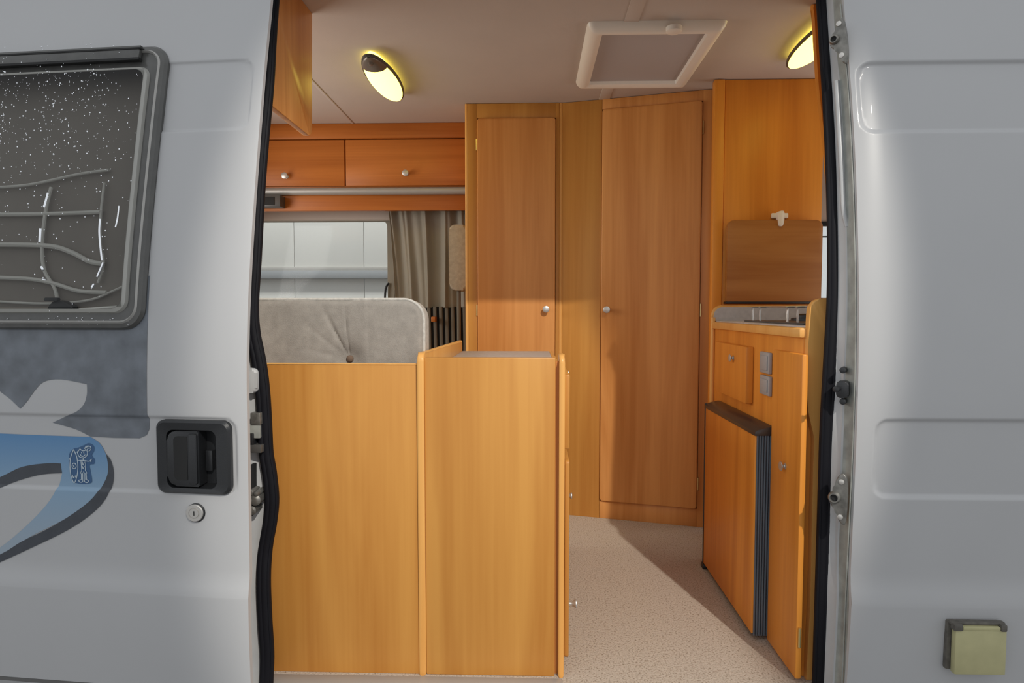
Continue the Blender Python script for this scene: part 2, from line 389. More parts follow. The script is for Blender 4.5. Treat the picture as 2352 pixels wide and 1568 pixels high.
# ================================================================== VAN BODY (right side, pillar, roof, rear quarter)
van = thing('van_body', (0, 1.6, -0.42), 'white van side panel right of the door opening, with black rubber door seal', 'van')
ZTOP, ZBOT = 1.964, -0.42
def skin(xs, zs, fn, hole=None):
    bm = bmesh.new(); V = [[bm.verts.new((x, fn(x, z), z)) for z in zs] for x in xs]
    for i in range(len(xs) - 1):
        for j in range(len(zs) - 1):
            if hole and hole((xs[i] + xs[i + 1]) / 2, (zs[j] + zs[j + 1]) / 2): continue
            bm.faces.new((V[i][j], V[i + 1][j], V[i + 1][j + 1], V[i][j + 1]))
    return bm
fx = [b[0] for b in RBX] + [RBX[0][0] + .03]; fz = [v for b in RBX for v in (b[2], b[3])] + [ZC]
xs = grid_axis(XE, 2.3, 0.03, fx + [XE + .02]); zs = grid_axis(ZBOT, ZTOP, 0.02, fz)
obj('side_panel', skin(xs, zs, bodyY), M['paint'], van, smooth=True)
# rear quarter behind the door
xs = grid_axis(-2.1, XD - .12, 0.06, []); zs = grid_axis(ZBOT, ZTOP, 0.04, [])
obj('rear_quarter_panel', skin(xs, zs, lambda x, z: prof(z) + .10), M['paint'], van, smooth=True)
# header above the opening and roof
OPEN_TOP = 1.779
yh = prof(1.8)
wbox('door_header', XD - .15, XE + .02, yh, yh + .10, OPEN_TOP, ZTOP, M['paint_in'], van, bev=.01)
wbox('roof_skin', -2.1, 2.3, prof(1.92), 3.62, 1.959, 1.979, M['paint'], van, bev=.004)
wbox('far_side_panel', -2.1, 1.2, 3.56, 3.58, -0.42, .70, M['paint'], van, bev=.002)

# seals -------------------------------------------------------------
SEAL_R = [(1886, -60), (1889, 0), (1896, 110), (1903, 220), (1909, 330), (1913, 450), (1915, 560), (1914, 680), (1909, 780), (1902, 900), (1897, 1000), (1894, 1100), (1890, 1240), (1885, 1400), (1880, 1568), (1877, 1680)]
SEAL_L = [(632, -60), (628, 0), (621, 100), (616, 190), (603, 330), (594, 450), (586, 600), (580, 700), (584, 765), (597, 830), (606, 900), (611, 985), (614, 1040), (622, 1090), (627, 1145), (623, 1195), (612, 1260), (608, 1330), (611, 1420), (616, 1500), (614, 1568), (610, 1680)]
def seal_pts(path, off):
    out = []
    for x, y in path:
        p = _isect(x, y, lambda X, Z: prof(Z) + off); out.append(p)
    return smooth_path(out, 5)
SR = seal_pts(SEAL_R, 0.095); SL = seal_pts(SEAL_L, 0.06)
def seal(pts, name, sx):
    bm = bmesh.new()
    add_tube(bm, pts, 0.0150, 12)
    add_tube(bm, [p + Vector((sx * 0.0085, -0.008, 0)) for p in pts], 0.0085, 10)
    add_tube(bm, [p + Vector((-sx * 0.011, -0.006, 0)) for p in pts], 0.0050, 8)
    return obj(name, bm, M['rubber'], van, smooth=True)
s1 = seal(SR, 'door_seal', 1); s2 = seal(SL, 'door_seal', -1)

# right jamb: folded sheet between outer edge and the seal -------------
def interp_path(pts, z):
    zs_ = [p.z for p in pts]
    if zs_[0] > zs_[-1]: pts = pts[::-1]; zs_ = zs_[::-1]
    return Vector((float(np.interp(z, zs_, [p.x for p in pts])), float(np.interp(z, zs_, [p.y for p in pts])), z))
JP = [(0, 0, 0), (.04, .10, 0), (.10, .40, 1), (.16, .46, 1), (.30, .50, 0), (.42, .52, 0), (.50, .62, 0), (.80, .82, 0), (1.05, 1.0, 0), (1.15, 1.25, 0)]
bm = bmesh.new(); zsj = list(np.linspace(ZBOT, OPEN_TOP + .04, 90)); V = []
def jshape(z):
    # the white raised strip is pinched around the latch and by the two hinge sockets
    zz = [.86, .70, .42, 1.60]; k = 0
    for c, wd in ((0.76, .16), (0.42, .16), (1.62, .14)):
        k = max(k, sstep(1 - abs(z - c) / wd))
    return k
for z in zsj:
    O = Vector((XE, prof(z) + .014, z)); I = interp_path(SR, z); k = jshape(z); row = []
    for a, b, m_ in JP:
        aa = a - (0.14 * k if .25 < a < .6 else 0)
        bb = b + (0.12 * k if .25 < a < .6 else 0)
        row.append(bm.verts.new((O.x + (I.x - O.x) * aa, O.y + (I.y - O.y) * bb, z)))
    V.append(row)
for i in range(len(V) - 1):
    for j in range(len(JP) - 1):
        f = bm.faces.new((V[i][j], V[i][j + 1], V[i + 1][j + 1], V[i + 1][j]))
        f.material_index = 1 if JP[j][2] or JP[j + 1][2] == 1 else 0
obj('door_jamb', bm, [M['paint_in'], M['jamb_dirty']], van, smooth=True)
# left pillar behind the door
bm = bmesh.new(); V = []
for z in zsj:
    I = interp_path(SL, z)
    V.append([bm.verts.new((I.x - .002, I.y + .012, z)), bm.verts.new((I.x - .014, I.y + .006, z)), bm.verts.new((I.x - .022, I.y + .01, z)),
              bm.verts.new((I.x - .05, prof(z) + .052, z)), bm.verts.new((I.x - .20, prof(z) + .056, z))])
for i in range(len(V) - 1):
    for j in range(4): bm.faces.new((V[i][j], V[i][j + 1], V[i + 1][j + 1], V[i + 1][j]))
obj('door_pillar', bm, M['paint_in'], van, smooth=True)

# fittings on the right jamb ------------------------------------------
def jamb_frame(z):
    I = interp_path(SR, z); O = Vector((XE, prof(z), z)); u = Vector((O.x - I.x, O.y - I.y, 0)).normalized(); n = Vector((-u.y * -1 * -1, 0, 0))
    n = Vector((u.y, -u.x, 0)); 
    if n.dot(EYE - I) < 0: n = -n
    return I, u, n
def socket(path_px, hole_px, r_hole, screws, name, label, off=.035):
    c = Vector((0, 0, 0)); Yp = None
    cx = sum(p[0] for p in path_px) / len(path_px); cy = sum(p[1] for p in path_px) / len(path_px)
    ctr = _isect(cx, cy, lambda X, Z: prof(Z) + off)
    I, u, n = jamb_frame(ctr.z); fr = Frame((ctr.x, ctr.y, 0), u, n)
    fr = Frame((ctr.x, ctr.y, 0), (u * 0.5 + Vector((1, 0, 0)) * 0.5), (0, -1, 0) if False else Vector((-(u.y * .5), (u.x * .5 + .5), 0)) * -1)
    out = []
    for x, y in path_px: out.append(fr.px(x, y))
    pl = prism(name, spline2(out + [out[0]], 3)[:-1], lambda a, b, t: fr.P(a, t, b), 0.0, 0.011, M['grime_steel'], van, bev=.003)
    pl['label'] = label
    a, z = fr.px(*hole_px)
    nn = fr.n
    lathe('socket_ring', fr.P(a, .010, z), nn, [(0, r_hole * 1.35), (.006, r_hole * 1.3), (.010, r_hole * 1.05), (.010, r_hole * .8), (.004, r_hole * .75)], M['grime_steel'], pl)
    lathe('socket_bore', fr.P(a, .0142, z), nn, [(0, r_hole * .74), (.0012, r_hole * .70)], M['black_matte'], pl)
    for sx, sy in screws:
        a, z = fr.px(sx, sy); lathe('screw', fr.P(a, .010, z), nn, [(0, .0065), (.003, .006), (.004, .003)], M['steel'], pl, n=12)
    return pl
socket([(1938, 42), (1944, 60), (1949, 100), (1950, 135), (1944, 148), (1935, 140), (1925, 118), (1912, 112), (1908, 96), (1918, 82), (1926, 60)], (1920, 95), .0085, [(1930, 58), (1936, 130)], 'hinge_socket', 'grimy metal guide socket high on the right jamb', .012)
socket([(1936, 1085), (1946, 1092), (1949, 1120), (1947, 1170), (1942, 1202), (1930, 1196), (1922, 1172), (1910, 1156), (1907, 1138), (1918, 1118), (1924, 1096)], (1919, 1139), .0105, [(1935, 1104), (1932, 1184)], 'hinge_socket', 'grimy metal guide socket low on the right jamb')
for (x, y, r) in ((1936, 850, .0075), (1936, 922, .0075)):
    c = _isect(x, y, lambda X, Z: prof(Z) + .045)
    lathe('rubber_plug', c, (-.55, -.83, 0), [(-.02, r), (0, r), (.003, r * .9), (.004, r * .5)], M['black'], van)
c = _isect(1936, 892, lambda X, Z: prof(Z) + .043); fr = Frame((c.x, c.y, 0), (.83, -.55, 0), (-.55, -.83, 0))
st = prism('door_striker', rrect(-.013, c.z - .022, .013, c.z + .018, .009), lambda a, b, t: fr.P(a, t, b), -.02, .008, M['black'], van, bev=.003)
lathe('striker_pin', fr.P(-.006, .006, c.z), (-.75, -.65, 0), [(0, .004), (.014, .004), (.016, .007), (.021, .007), (.022, .003)], M['black'], st)

for pth in ([(1921, 186), (1928, 300), (1934, 400), (1938, 480), (1946, 520)], [(1948, 955), (1946, 1000), (1950, 1060)], [(1944, 1235), (1939, 1300), (1938, 1380), (1934, 1470), (1932, 1600)]):
    bm = bmesh.new(); add_tube(bm, smooth_path([_isect(x, y, lambda X, Z: prof(Z) + .058) for x, y in pth], 6), .006, 10)
    obj('pressed_rib', bm, M['paint_in'], van, smooth=True)
for dx in (0, 9):
    bm = bmesh.new(); add_tube(bm, smooth_path([_isect(1930 + dx, 10, lambda X, Z: prof(Z) + .022)] + [_isect(x - 16 + dx, y, lambda X, Z: prof(Z) + .024) for x, y in EDGE_PX[1:]], 8), .0016, 6)
    obj('sealant_bead', bm, M['jamb_dirty'], van, smooth=True)
# fittings on the left pillar -------------------------------------------
lf = Frame((XD, prof(.75) + .04, 0), (1, 0, 0), (0, -1, 0))
def lbox(name, x0, y0, x1, y1, d0, d1, mat, parent, bev=.002):
    a0, a1, z0, z1 = lf.rect(x0, y0, x1, y1); return box(name, lf, a0, a1, d0, d1, z0, z1, mat, parent, bev)
lbox('upper_catch_bracket', 577, 947, 600, 975, -.03, .006, M['grime_steel'], van)
lbox('guide_block', 572, 973, 598, 1006, -.03, .003, M['jamb_dirty'], van)
lbox('guide_block', 573, 994, 585, 1030, -.03, .008, M['black'], van)
lbox('catch_arm', 578, 1020, 604, 1038, -.03, .010, M['darkgrey'], van)
lbox('latch_slot', 573, 1068, 580, 1184, -.03, .004, M['black_matte'], van)
a, z = lf.px(583, 1150)
lm = bmesh.new()
for (ax, az, r, d) in ((-.004, .022, .009, .006), (.006, .004, .014, .007), (-.003, -.022, .011, .006), (.010, .020, .007, .008)):
    add_lathe(lm, lf.P(a + ax, -.03, z + az), (0, -1, 0), [(0, r), (.03 + d, r), (.034 + d, r * .7), (.035 + d, r * .3)], 12)
lt = obj('latch_mechanism', lm, M['grime_steel'], van, smooth=True)
lathe('latch_pin', lf.P(a - .028, .012, z + .004), (1, 0, 0), [(0, .007), (.004, .007), (.012, .006), (.026, .003), (.027, .001)], M['steel'], lt)
a0, a1, z0, z1 = lf.rect(560, 845, 592, 902)
prism('moulded_bulge', rrect(a0, z0, a1, z1, .012), lambda a, b, t: lf.P(a, t, b), -.03, .004, M['paint_in'], van, bev=.008, seg=3)

# metal sill strip
wbox('sill_strip', onY(600, 1560, 1.585).x, onY(1290, 1560, 1.6).x, 1.54, 1.585, 0, .004, M['alu'], van, bev=.003)
wbox('door_step', XD - .1, XE, 1.46, 1.58, -.42, -.032, M['paint_in'], van, bev=.004)

# ================================================================== SLIDING DOOR
door = thing('sliding_door', DOOR_O, 'white sliding van door slid open at the left, with window and blue wave decal', 'door')
WR = onDoor(362, 430).x - .004                      # window frame right side
WT = onDoor(250, 113).z; WB = onDoor(250, 757).z; WL = WR - 1.05
PRX = onDoor(326, 430).x
HX = (onDoor(364, 1048).x, onDoor(533, 1048).x, onDoor(450, 1132).z, onDoor(450, 964).z)
def inwin(x, z): return (HX[0] + .008 < x < HX[1] - .008 and HX[2] + .008 < z < HX[3] - .008) or sd_rr(x, z, WL + .02, WR - .02, WB + .02, WT - .02, .03) < -0.005
fx = [DBX[0][1], DBX[1][1], WR - .022]; fz = [v for b in DBX for v in (b[2], b[3])] + [WB + .02, WT - .02]
xs = grid_axis(XD - 1.25, XD, 0.025, fx + [XD - .015]); DZ0 = onDoor(80, 1558).z
zs = grid_axis(DZ0, ZTOP, 0.02, fz + [EYE.z - (1400 - 710) / 1450 * 1.37])
bm = skin(xs, zs, doorY, inwin)
# folded hem on the leading edge and the bottom
zl = list(zs); A = [bm.verts.new((XD, doorY(XD, z), z)) for z in zl]; B = [bm.verts.new((XD + .001, doorY(XD, z) + .011, z)) for z in zl]; C_ = [bm.verts.new((XD - .09, doorY(XD, z) + .030, z)) for z in zl]
for i in range(len(zl) - 1):
    bm.faces.new((A[i], A[i + 1], B[i + 1], B[i])); bm.faces.new((B[i], B[i + 1], C_[i + 1], C_[i]))
bmesh.ops.remove_doubles(bm, verts=bm.verts, dist=1e-5)
obj('door_panel', bm, M['paint'], door, smooth=True)
bm = bmesh.new(); V = []
for x in np.linspace(XD - 1.25, XD - .02, 12):
    y = doorY(x, DZ0); V.append([bm.verts.new((x, y + .002, DZ0 + .002)), bm.verts.new((x, y - .002, DZ0 - .008)), bm.verts.new((x, y + .03, DZ0 - .012)), bm.verts.new((x, y + .03, DZ0 + .004))])
for a_, b_ in zip(V, V[1:]):
    for k in range(4): bm.faces.new((a_[k], a_[(k + 1) % 4], b_[(k + 1) % 4], b_[k]))
obj('bottom_rubber', bm, M['darkgrey'], door)
wbox('inner_door_skin', XD - 1.24, XD - .08, doorY(XD, 1) + .085, doorY(XD, 1) + .09, 0, .78, M['paint_in'], door, bev=0)

def dmap(off):      # a = x, b = z on the door surface, t = height above it
    return lambda a, b, t: Vector((a, dprof(a, b) - off - t, b))
def ring_prism(bm, outer, inner, mapf, t0, t1):
    n = len(outer)
    O0 = [bm.verts.new(mapf(a, b, t0)) for a, b in outer]; O1 = [bm.verts.new(mapf(a, b, t1)) for a, b in outer]
    I0 = [bm.verts.new(mapf(a, b, t0)) for a, b in inner]; I1 = [bm.verts.new(mapf(a, b, t1)) for a, b in inner]
    for i in range(n):
        j = (i + 1) % n
        for q in ((O0[i], O0[j], O1[j], O1[i]), (I0[j], I0[i], I1[i], I1[j]), (O1[i], O1[j], I1[j], I1[i]), (O0[j], O0[i], I0[i], I0[j])): bm.faces.new(q)
def rr_dense(x0, z0, x1, z1, r, n=8, m=24):
    """rounded rectangle with subdivided straight sides (the door is curved)"""
    p = rrect(x0, z0, x1, z1, r, n); out = []
    for i in range(len(p)):
        a = p[i]; b = p[(i + 1) % len(p)]; L = math.hypot(b[0] - a[0], b[1] - a[1]); k = max(1, int(L / .04))
        k = 1 if L < .03 else m
        for s in range(k): out.append((a[0] + (b[0] - a[0]) * s / k, a[1] + (b[1] - a[1]) * s / k))
    return out
def rr_ring(bm, ins0, t0, ins1, t1, r0, r1, q0=0.0, q1=0.0):
    """sloping band between two inset rounded rectangles of the window"""
    a = rr_dense(WL + ins0, WB + ins0, WR - ins0, WT - ins0 - q0, r0); b = rr_dense(WL + ins1, WB + ins1, WR - ins1, WT - ins1 - q1, r1)
    mp = dmap(0); A = [bm.verts.new(mp(x, z, t0)) for x, z in a]; B = [bm.verts.new(mp(x, z, t1)) for x, z in b]; n = len(A)
    for i in range(n): bm.faces.new((A[i], A[(i + 1) % n], B[(i + 1) % n], B[i]))
wf = bmesh.new()
prev = None
for (i0, t0, i1, t1, r0, r1) in ((0, -.01, 0, .004, .05, .05), (0, .004, .005, .012, .05, .046), (.005, .012, .014, .014, .046, .040)): rr_ring(wf, i0, t0, i1, t1, r0, r1)
fr_ = obj('window_frame', wf, M['frame_grey'], door, smooth=True)
wf = bmesh.new()
for (i0, t0, i1, t1, r0, r1) in ((.0135, .013, .017, .019, .040, .037), (.017, .019, .021, .013, .037, .034)): rr_ring(wf, i0, t0, i1, t1, r0, r1)
obj('frame_bead', wf, M['alu'], fr_, smooth=True)
IN = WR - PRX; QT = (WT - onDoor(250, 160).z) - IN
#                                       # inset of the raised pane
wf = bmesh.new()
rr_ring(wf, .021, .012, IN + .002, .012, .034, .030, 0, QT)
obj('pane_border', wf, M['frame_grey'], fr_, smooth=True)
wf = bmesh.new()
for (i0, t0, i1, t1, r0, r1) in ((IN + .001, .010, IN + .005, .019, .030, .028), (IN + .005, .019, IN + .012, .023, .028, .024)): rr_ring(wf, i0, t0, i1, t1, r0, r1, QT, QT)
obj('pane_bevel', wf, M['pane_edge'], fr_, smooth=True)
# pane as a curved sheet
ins = IN + .011; TOPX = 0.028                       # top of the pane sits lower than the frame (roller cassette above it)
px0, px1, pz0, pz1 = WL + ins, WR - ins, WB + ins, WT - ins - QT
bm = skin(list(np.linspace(px0, px1, 30)), list(np.linspace(pz0 + .006, pz1, 40)), lambda x, z: dprof(x, z) - .0235)
pane = obj('pane', bm, M['tint_glass'], door, smooth=True)
# cassette strip along the top
mp = dmap(0); cz1 = onDoor(250, 118).z; cz0 = onDoor(250, 148).z; cx1 = onDoor(335, 130).x
bm = bmesh.new(); add_prism(bm, [(WL + .02, cz0), (cx1, cz0), (cx1, cz1), (WL + .02, cz1)], mp, .014, .026, .002)
cs = obj('top_rail', bm, M['frame_grey'], door, smooth=True)
bm = bmesh.new()
add_prism(bm, [(WL + .03, cz0 - .003), (cx1 + .002, cz0 - .003), (cx1 + .002, cz0 + .003), (WL + .03, cz0 + .003)], mp, .014, .0275)
add_prism(bm, [(WL + .03, cz1 - .010), (cx1 + .002, cz1 - .010), (cx1 + .002, cz1 - .006), (WL + .03, cz1 - .006)], mp, .014, .0275)
obj('rail_groove', bm, M['black_matte'], cs)
# grey sheet added for the pane's tone; pale tubes imitate reflections in the glass
bm = skin(list(np.linspace(WL + .03, WR - .022, 20)), list(np.linspace(WB + .022, WT - .022, 20)), lambda x, z: dprof(x, z) + .045)
bl = obj('backing_sheet', bm, M['pane_backing'], door, smooth=True)
def dpath(pts, depth): return smooth_path([_isect(x, y, lambda X, Z: dprof(X, Z) + depth) for x, y in pts], 6)
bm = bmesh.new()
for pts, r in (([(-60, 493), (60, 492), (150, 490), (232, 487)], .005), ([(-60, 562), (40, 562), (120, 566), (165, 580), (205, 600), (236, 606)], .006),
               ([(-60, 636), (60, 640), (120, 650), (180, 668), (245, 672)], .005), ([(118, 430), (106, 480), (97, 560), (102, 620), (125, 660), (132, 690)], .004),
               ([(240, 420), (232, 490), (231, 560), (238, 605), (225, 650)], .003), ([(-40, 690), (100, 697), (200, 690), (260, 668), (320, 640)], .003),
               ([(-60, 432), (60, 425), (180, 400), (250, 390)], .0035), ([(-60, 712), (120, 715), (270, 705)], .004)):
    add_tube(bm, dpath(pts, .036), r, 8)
obj('reflection_band', bm, M['reflection'], bl, smooth=True)
bm = bmesh.new()
for pts, r in (([(110, 443), (105, 462), (101, 476)], .0022), ([(93, 525), (92, 540), (91, 556)], .0026), ([(230, 503), (228, 530), (230, 560), (234, 598)], .002),
               ([(238, 603), (230, 622), (224, 636)], .0032), ([(217, 652), (212, 660)], .0035), ([(273, 473), (270, 500), (265, 522)], .0016), ([(95, 612), (99, 620)], .0025), ([(98, 641), (106, 643)], .002)):
    add_tube(bm, [p for p in dpath(pts, -.025)], r, 6)
obj('highlight_streak', bm, M['drop_highlight'], pane, smooth=True, kind='stuff')  # squiggle highlights on the glass modelled as thin bright tubes
# catch inside the pane
p = onDoor(118, 690); bm = bmesh.new()
add_prism(bm, spline2([(p.x - .022, p.z - .022), (p.x - .014, p.z - .006), (p.x - .002, p.z + .001), (p.x + .018, p.z - .002), (p.x + .038, p.z - .012), (p.x + .044, p.z - .020), (p.x + .03, p.z - .025)], 4), dmap(0), -.035, -.015, .003)
add_prism(bm, rrect(p.x - .026, p.z - .001, p.x + .008, p.z + .007, .003), dmap(0), -.018, -.008, .001)
obj('window_catch', bm, M['black'], door, smooth=True)
p = onDoor(284, 578); bm = bmesh.new(); add_prism(bm, [(p.x - .010, p.z), (p.x - .003, p.z + .022), (p.x + .01, p.z + .024), (p.x + .01, p.z - .024), (p.x - .003, p.z - .02)], dmap(0), -.035, -.015, .002)
obj('stay_bracket', bm, M['darkgrey'], door, smooth=True)
# rain drops on the pane and frame
bm = bmesh.new(); rnd = random.Random(3); cnt = 0
while cnt < 620:
    x = rnd.uniform(-20, 318); y = 158 + abs(rnd.gauss(0, 1)) * 175 if rnd.random() < .88 else rnd.uniform(150, 735)
    if y > 735: continue
    lim = 335 - (y - 160) * .085
    if x > lim - 12: continue
    if x > 250 and rnd.random() < .55: continue
    r = rnd.choice((.0005, .0007, .0009, .0012, .0016)) * rnd.uniform(.8, 1.15)
    c = _isect(x, y, lambda X, Z: dprof(X, Z) - .0238)
    t = bmesh.new(); bmesh.ops.create_icosphere(t, subdivisions=1, radius=r)
    for v in t.verts: v.co = Vector((v.co.x * rnd.uniform(.8, 1.1), v.co.y * .5, v.co.z * 1.25)) + c
    merge(bm, t); cnt += 1
for k in range(60):
    x = rnd.uniform(0, 300); y = rnd.choice((rnd.uniform(100, 155), rnd.uniform(728, 745)))
    c = _isect(x, y, lambda X, Z: dprof(X, Z) - (.0265 if y < 150 else .0135)); r = rnd.uniform(.0006, .0014)
    t = bmesh.new(); bmesh.ops.create_icosphere(t, subdivisions=1, radius=r)
    for v in t.verts: v.co = v.co + c
    merge(bm, t)
obj('water_drops', bm, M['drop_highlight'], pane, smooth=True, kind='stuff')

# printed decals: thin film laid on the skin -----------------------------
def film(name, poly, mat, parent, h=.0008, th=.0004, step=.012, surf=None):
    pts = []
    for x, y in poly:
        v = onDoor(x, y)
        if not pts or math.hypot(v.x - pts[-1][0], v.z - pts[-1][1]) > .0008: pts.append((v.x, v.z))
    if math.hypot(pts[0][0] - pts[-1][0], pts[0][1] - pts[-1][1]) < .0008: pts.pop()
    from mathutils.geometry import delaunay_2d_cdt
    nn = len(pts); vo, _, fo, _, _, _ = delaunay_2d_cdt([Vector(p) for p in pts], [(i, (i + 1) % nn) for i in range(nn)], [], 1, 1e-6)
    bm = bmesh.new(); vs = [bm.verts.new((p.x, 0, p.y)) for p in vo]
    for t in fo: bm.faces.new([vs[i] for i in t])
    zs_ = [b for _, b in pts]; xs_ = [a for a, _ in pts]
    cuts = list(np.arange(min(zs_) + step, max(zs_), step)) + [z + d for bx in DBX for z in (bx[2], bx[3]) for d in (-.008, -.005, -.0025, 0, .0025, .005, .008)]
    for z in cuts: bmesh.ops.bisect_plane(bm, geom=bm.verts[:] + bm.edges[:] + bm.faces[:], plane_co=(0, 0, z), plane_no=(0, 0, 1))
    for x in np.arange(min(xs_) + .04, max(xs_), .04): bmesh.ops.bisect_plane(bm, geom=bm.verts[:] + bm.edges[:] + bm.faces[:], plane_co=(x, 0, 0), plane_no=(1, 0, 0))
    for v in bm.verts: v.co.y = doorY(v.co.x, v.co.z) - h
    return obj(name, bm, mat, parent, smooth=True)
g1 = [(-120, 745), (285, 745), (312, 735), (328, 716), (337, 680), (341, 634), (345, 632), (341, 700), (338, 800), (338, 950), (341, 962), (341, 985), (334, 1000), (318, 1007), (260, 1006)] + spline2([(205, 1003), (170, 986), (118, 971)], 5)[:-1] + spline2([(118, 971), (150, 956), (176, 945), (193, 928), (200, 905), (200, 882)], 4) + spline2([(200, 882), (140, 871), (100, 877), (76, 902), (62, 922), (47, 938)], 4)[1:] + [(25, 917), (0, 898), (-60, 860), (-120, 850)]
film('slate_decal', g1, M['decal_grey'], door)
b1 = spline2([(-120, 985), (0, 996), (205, 1004)], 4) + spline2([(205, 1004), (226, 1018), (240, 1042), (246, 1072), (243, 1095), (228, 1124), (203, 1153), (150, 1191), (70, 1232), (0, 1276), (-120, 1330)], 5)[1:] + [(-120, 1290)] + spline2([(-60, 1285), (0, 1257), (60, 1208), (108, 1158), (132, 1118), (140, 1087)], 5) + spline2([(140, 1087), (137, 1065)], 2)[1:] + spline2([(137, 1065), (110, 1064), (50, 1072), (0, 1095), (-120, 1150)], 4)[1:]
M['blue'] = blue_mat()
film('blue_decal', b1, M['blue'], door, h=.0010)
d1 = spline2([(-120, 1150), (0, 1095), (50, 1072), (110, 1064), (137, 1065)], 4) + spline2([(140, 1087), (95, 1090), (50, 1101), (0, 1120), (-120, 1175)], 4)
film('charcoal_decal', d1, M['decal_dark'], door, h=.0013)
d2 = spline2([(242, 1043), (254, 1062), (259, 1092), (253, 1124), (235, 1156), (200, 1188), (150, 1220), (80, 1254), (0, 1291), (-120, 1345)], 5) + spline2([(-120, 1325), (0, 1273), (50, 1243), (100, 1219), (150, 1191), (203, 1153), (230, 1121), (244, 1092), (246, 1070), (242, 1043)], 5)[:-1]
film('charcoal_decal', d2, M['decal_dark'], door, h=.0013)
sk = spline2([(168, 1030), (178, 1028), (192, 1022), (202, 1018), (213, 1024), (214, 1036), (209, 1046), (216, 1056), (214, 1066), (204, 1068), (206, 1082), (209, 1100), (207, 1110), (186, 1112), (168, 1108), (161, 1098), (158, 1078), (156, 1056), (158, 1040), (168, 1030)], 3)[:-1]
stk = film('surfer_sticker', sk, M['sticker'], door, h=.0016)
stk['label'] = 'navy sticker of a stick figure holding a surfboard'
bm = bmesh.new()
def line(pts, r=.0010, sm=True):
    P = [_isect(x, y, lambda X, Z: doorY(X, Z) - .0022) for x, y in pts]
    add_tube(bm, smooth_path(P, 4) if sm else P, r, 5, ry=.4)
line([(169, 1032), (176, 1048), (179, 1070), (177, 1092), (171, 1108), (165, 1098), (161, 1078), (162, 1052), (169, 1032)], .0011)
line([(184, 1030), (179, 1038), (181, 1047), (189, 1051), (198, 1048), (201, 1040), (199, 1033)])
line([(183, 1030), (190, 1035), (199, 1033)]); line([(196, 1032), (200, 1026), (207, 1025), (209, 1031), (204, 1036)]); line([(193, 1031), (198, 1025), (204, 1024)]); line([(199, 1034), (203, 1029), (207, 1029)])
line([(184, 1043), (189, 1048), (196, 1044)]); line([(187, 1038), (188, 1041)]); line([(192, 1038), (193, 1041)])
line([(179, 1036), (177, 1038), (179, 1041)])
line([(191, 1051), (191, 1056)]); line([(180, 1058), (190, 1057), (204, 1059), (210, 1056)]); line([(210, 1060), (207, 1058), (211, 1054)])
line([(186, 1058), (188, 1080)]); line([(197, 1059), (196, 1080)]); line([(189, 1060), (191, 1068), (194, 1060)]); line([(189, 1070), (191, 1076), (194, 1070)])
line([(188, 1080), (184, 1087), (190, 1088), (192, 1082), (195, 1088), (200, 1086), (196, 1080)], sm=False)
line([(187, 1088), (187, 1101)]); line([(190, 1088), (190, 1101)]); line([(195, 1088), (195, 1101)]); line([(198, 1087), (199, 1101)])
line([(187, 1101), (181, 1103), (184, 1107), (190, 1106), (190, 1101)]); line([(195, 1101), (194, 1105), (199, 1108), (204, 1105), (199, 1101)])
line([(166, 1066), (170, 1063), (174, 1066), (175, 1072), (171, 1076), (166, 1073), (166, 1066)]); line([(168, 1069), (171, 1072)])
line([(166, 1090), (169, 1097), (171, 1092)]); line([(173, 1096), (175, 1090)]); line([(161, 1056), (159, 1052)])
obj('sticker_drawing', bm, M['sticker_line'], stk, smooth=True)

# door handle and lock ---------------------------------------------------
def dpx(x, y): v = onDoor(x, y); return v.x, v.z
hx0, hz1 = dpx(363, 1000); hx0 = onDoor(364, 1048).x; hx1 = onDoor(533, 1048).x; hz1 = onDoor(450, 964).z; hz0 = onDoor(450, 1132).z
ph = lambda a, b, t: Vector((a, dprof((hx0 + hx1) / 2, (hz0 + hz1) / 2) + KD * ((hx0 + hx1) / 2 - a) + .004 - t, b))
h = bmesh.new()
rx0 = onDoor(388, 1048).x; rx1 = onDoor(501, 1048).x; rz1 = onDoor(450, 986).z; rz0 = onDoor(450, 1119).z
o_ = rrect(hx0, hz0, hx1, hz1, .020, 8); o2 = rrect(hx0 + .005, hz0 + .005, hx1 - .005, hz1 - .005, .018, 8); i_ = rrect(rx0, rz0, rx1, rz1, .016, 8); i2 = rrect(rx0 + .004, rz0 + .004, rx1 - .004, rz1 - .004, .014, 8)
def loft(bm, loops, mp):
    R = [[bm.verts.new(mp(a, b, t)) for a, b in lp] for lp, t in loops]
    for A, B in zip(R, R[1:]):
        for i in range(len(A)): bm.faces.new((A[i], A[(i + 1) % len(A)], B[(i + 1) % len(A)], B[i]))
    return R
R = loft(h, [(o_, -.004), (o_, .010), (o2, .016), (i_, .013), (i2, -.022)], ph); h.faces.new(R[-1])
hd = obj('handle_housing', h, M['black'], door, smooth=True)
gx = onDoor(462, 1048).x
grip = bmesh.new(); add_prism(grip, rrect(rx0 + .001, rz0 + .004, gx, rz1 - .002, [.002, .002, .022, .022], 6), ph, -.021, .014, .004)
gr = obj('pull_grip', grip, M['black'], hd, smooth=True)
sx0, sx1 = onDoor(405, 1048).x, onDoor(436, 1048).x
bm = bmesh.new(); add_prism(bm, rrect(sx0, rz0 + .018, sx1, rz1 - .014, [.003, .003, .010, .012], 6), ph, .0135, .0148); obj('finger_recess', bm, M['black_matte'], hd, smooth=True)
bm = bmesh.new(); add_prism(bm, rrect(onDoor(440, 1048).x, rz0 + .010, onDoor(459, 1048).x, rz1 - .008, .004), ph, .012, .0175, .003); obj('grip_bar', bm, M['black'], hd, smooth=True)
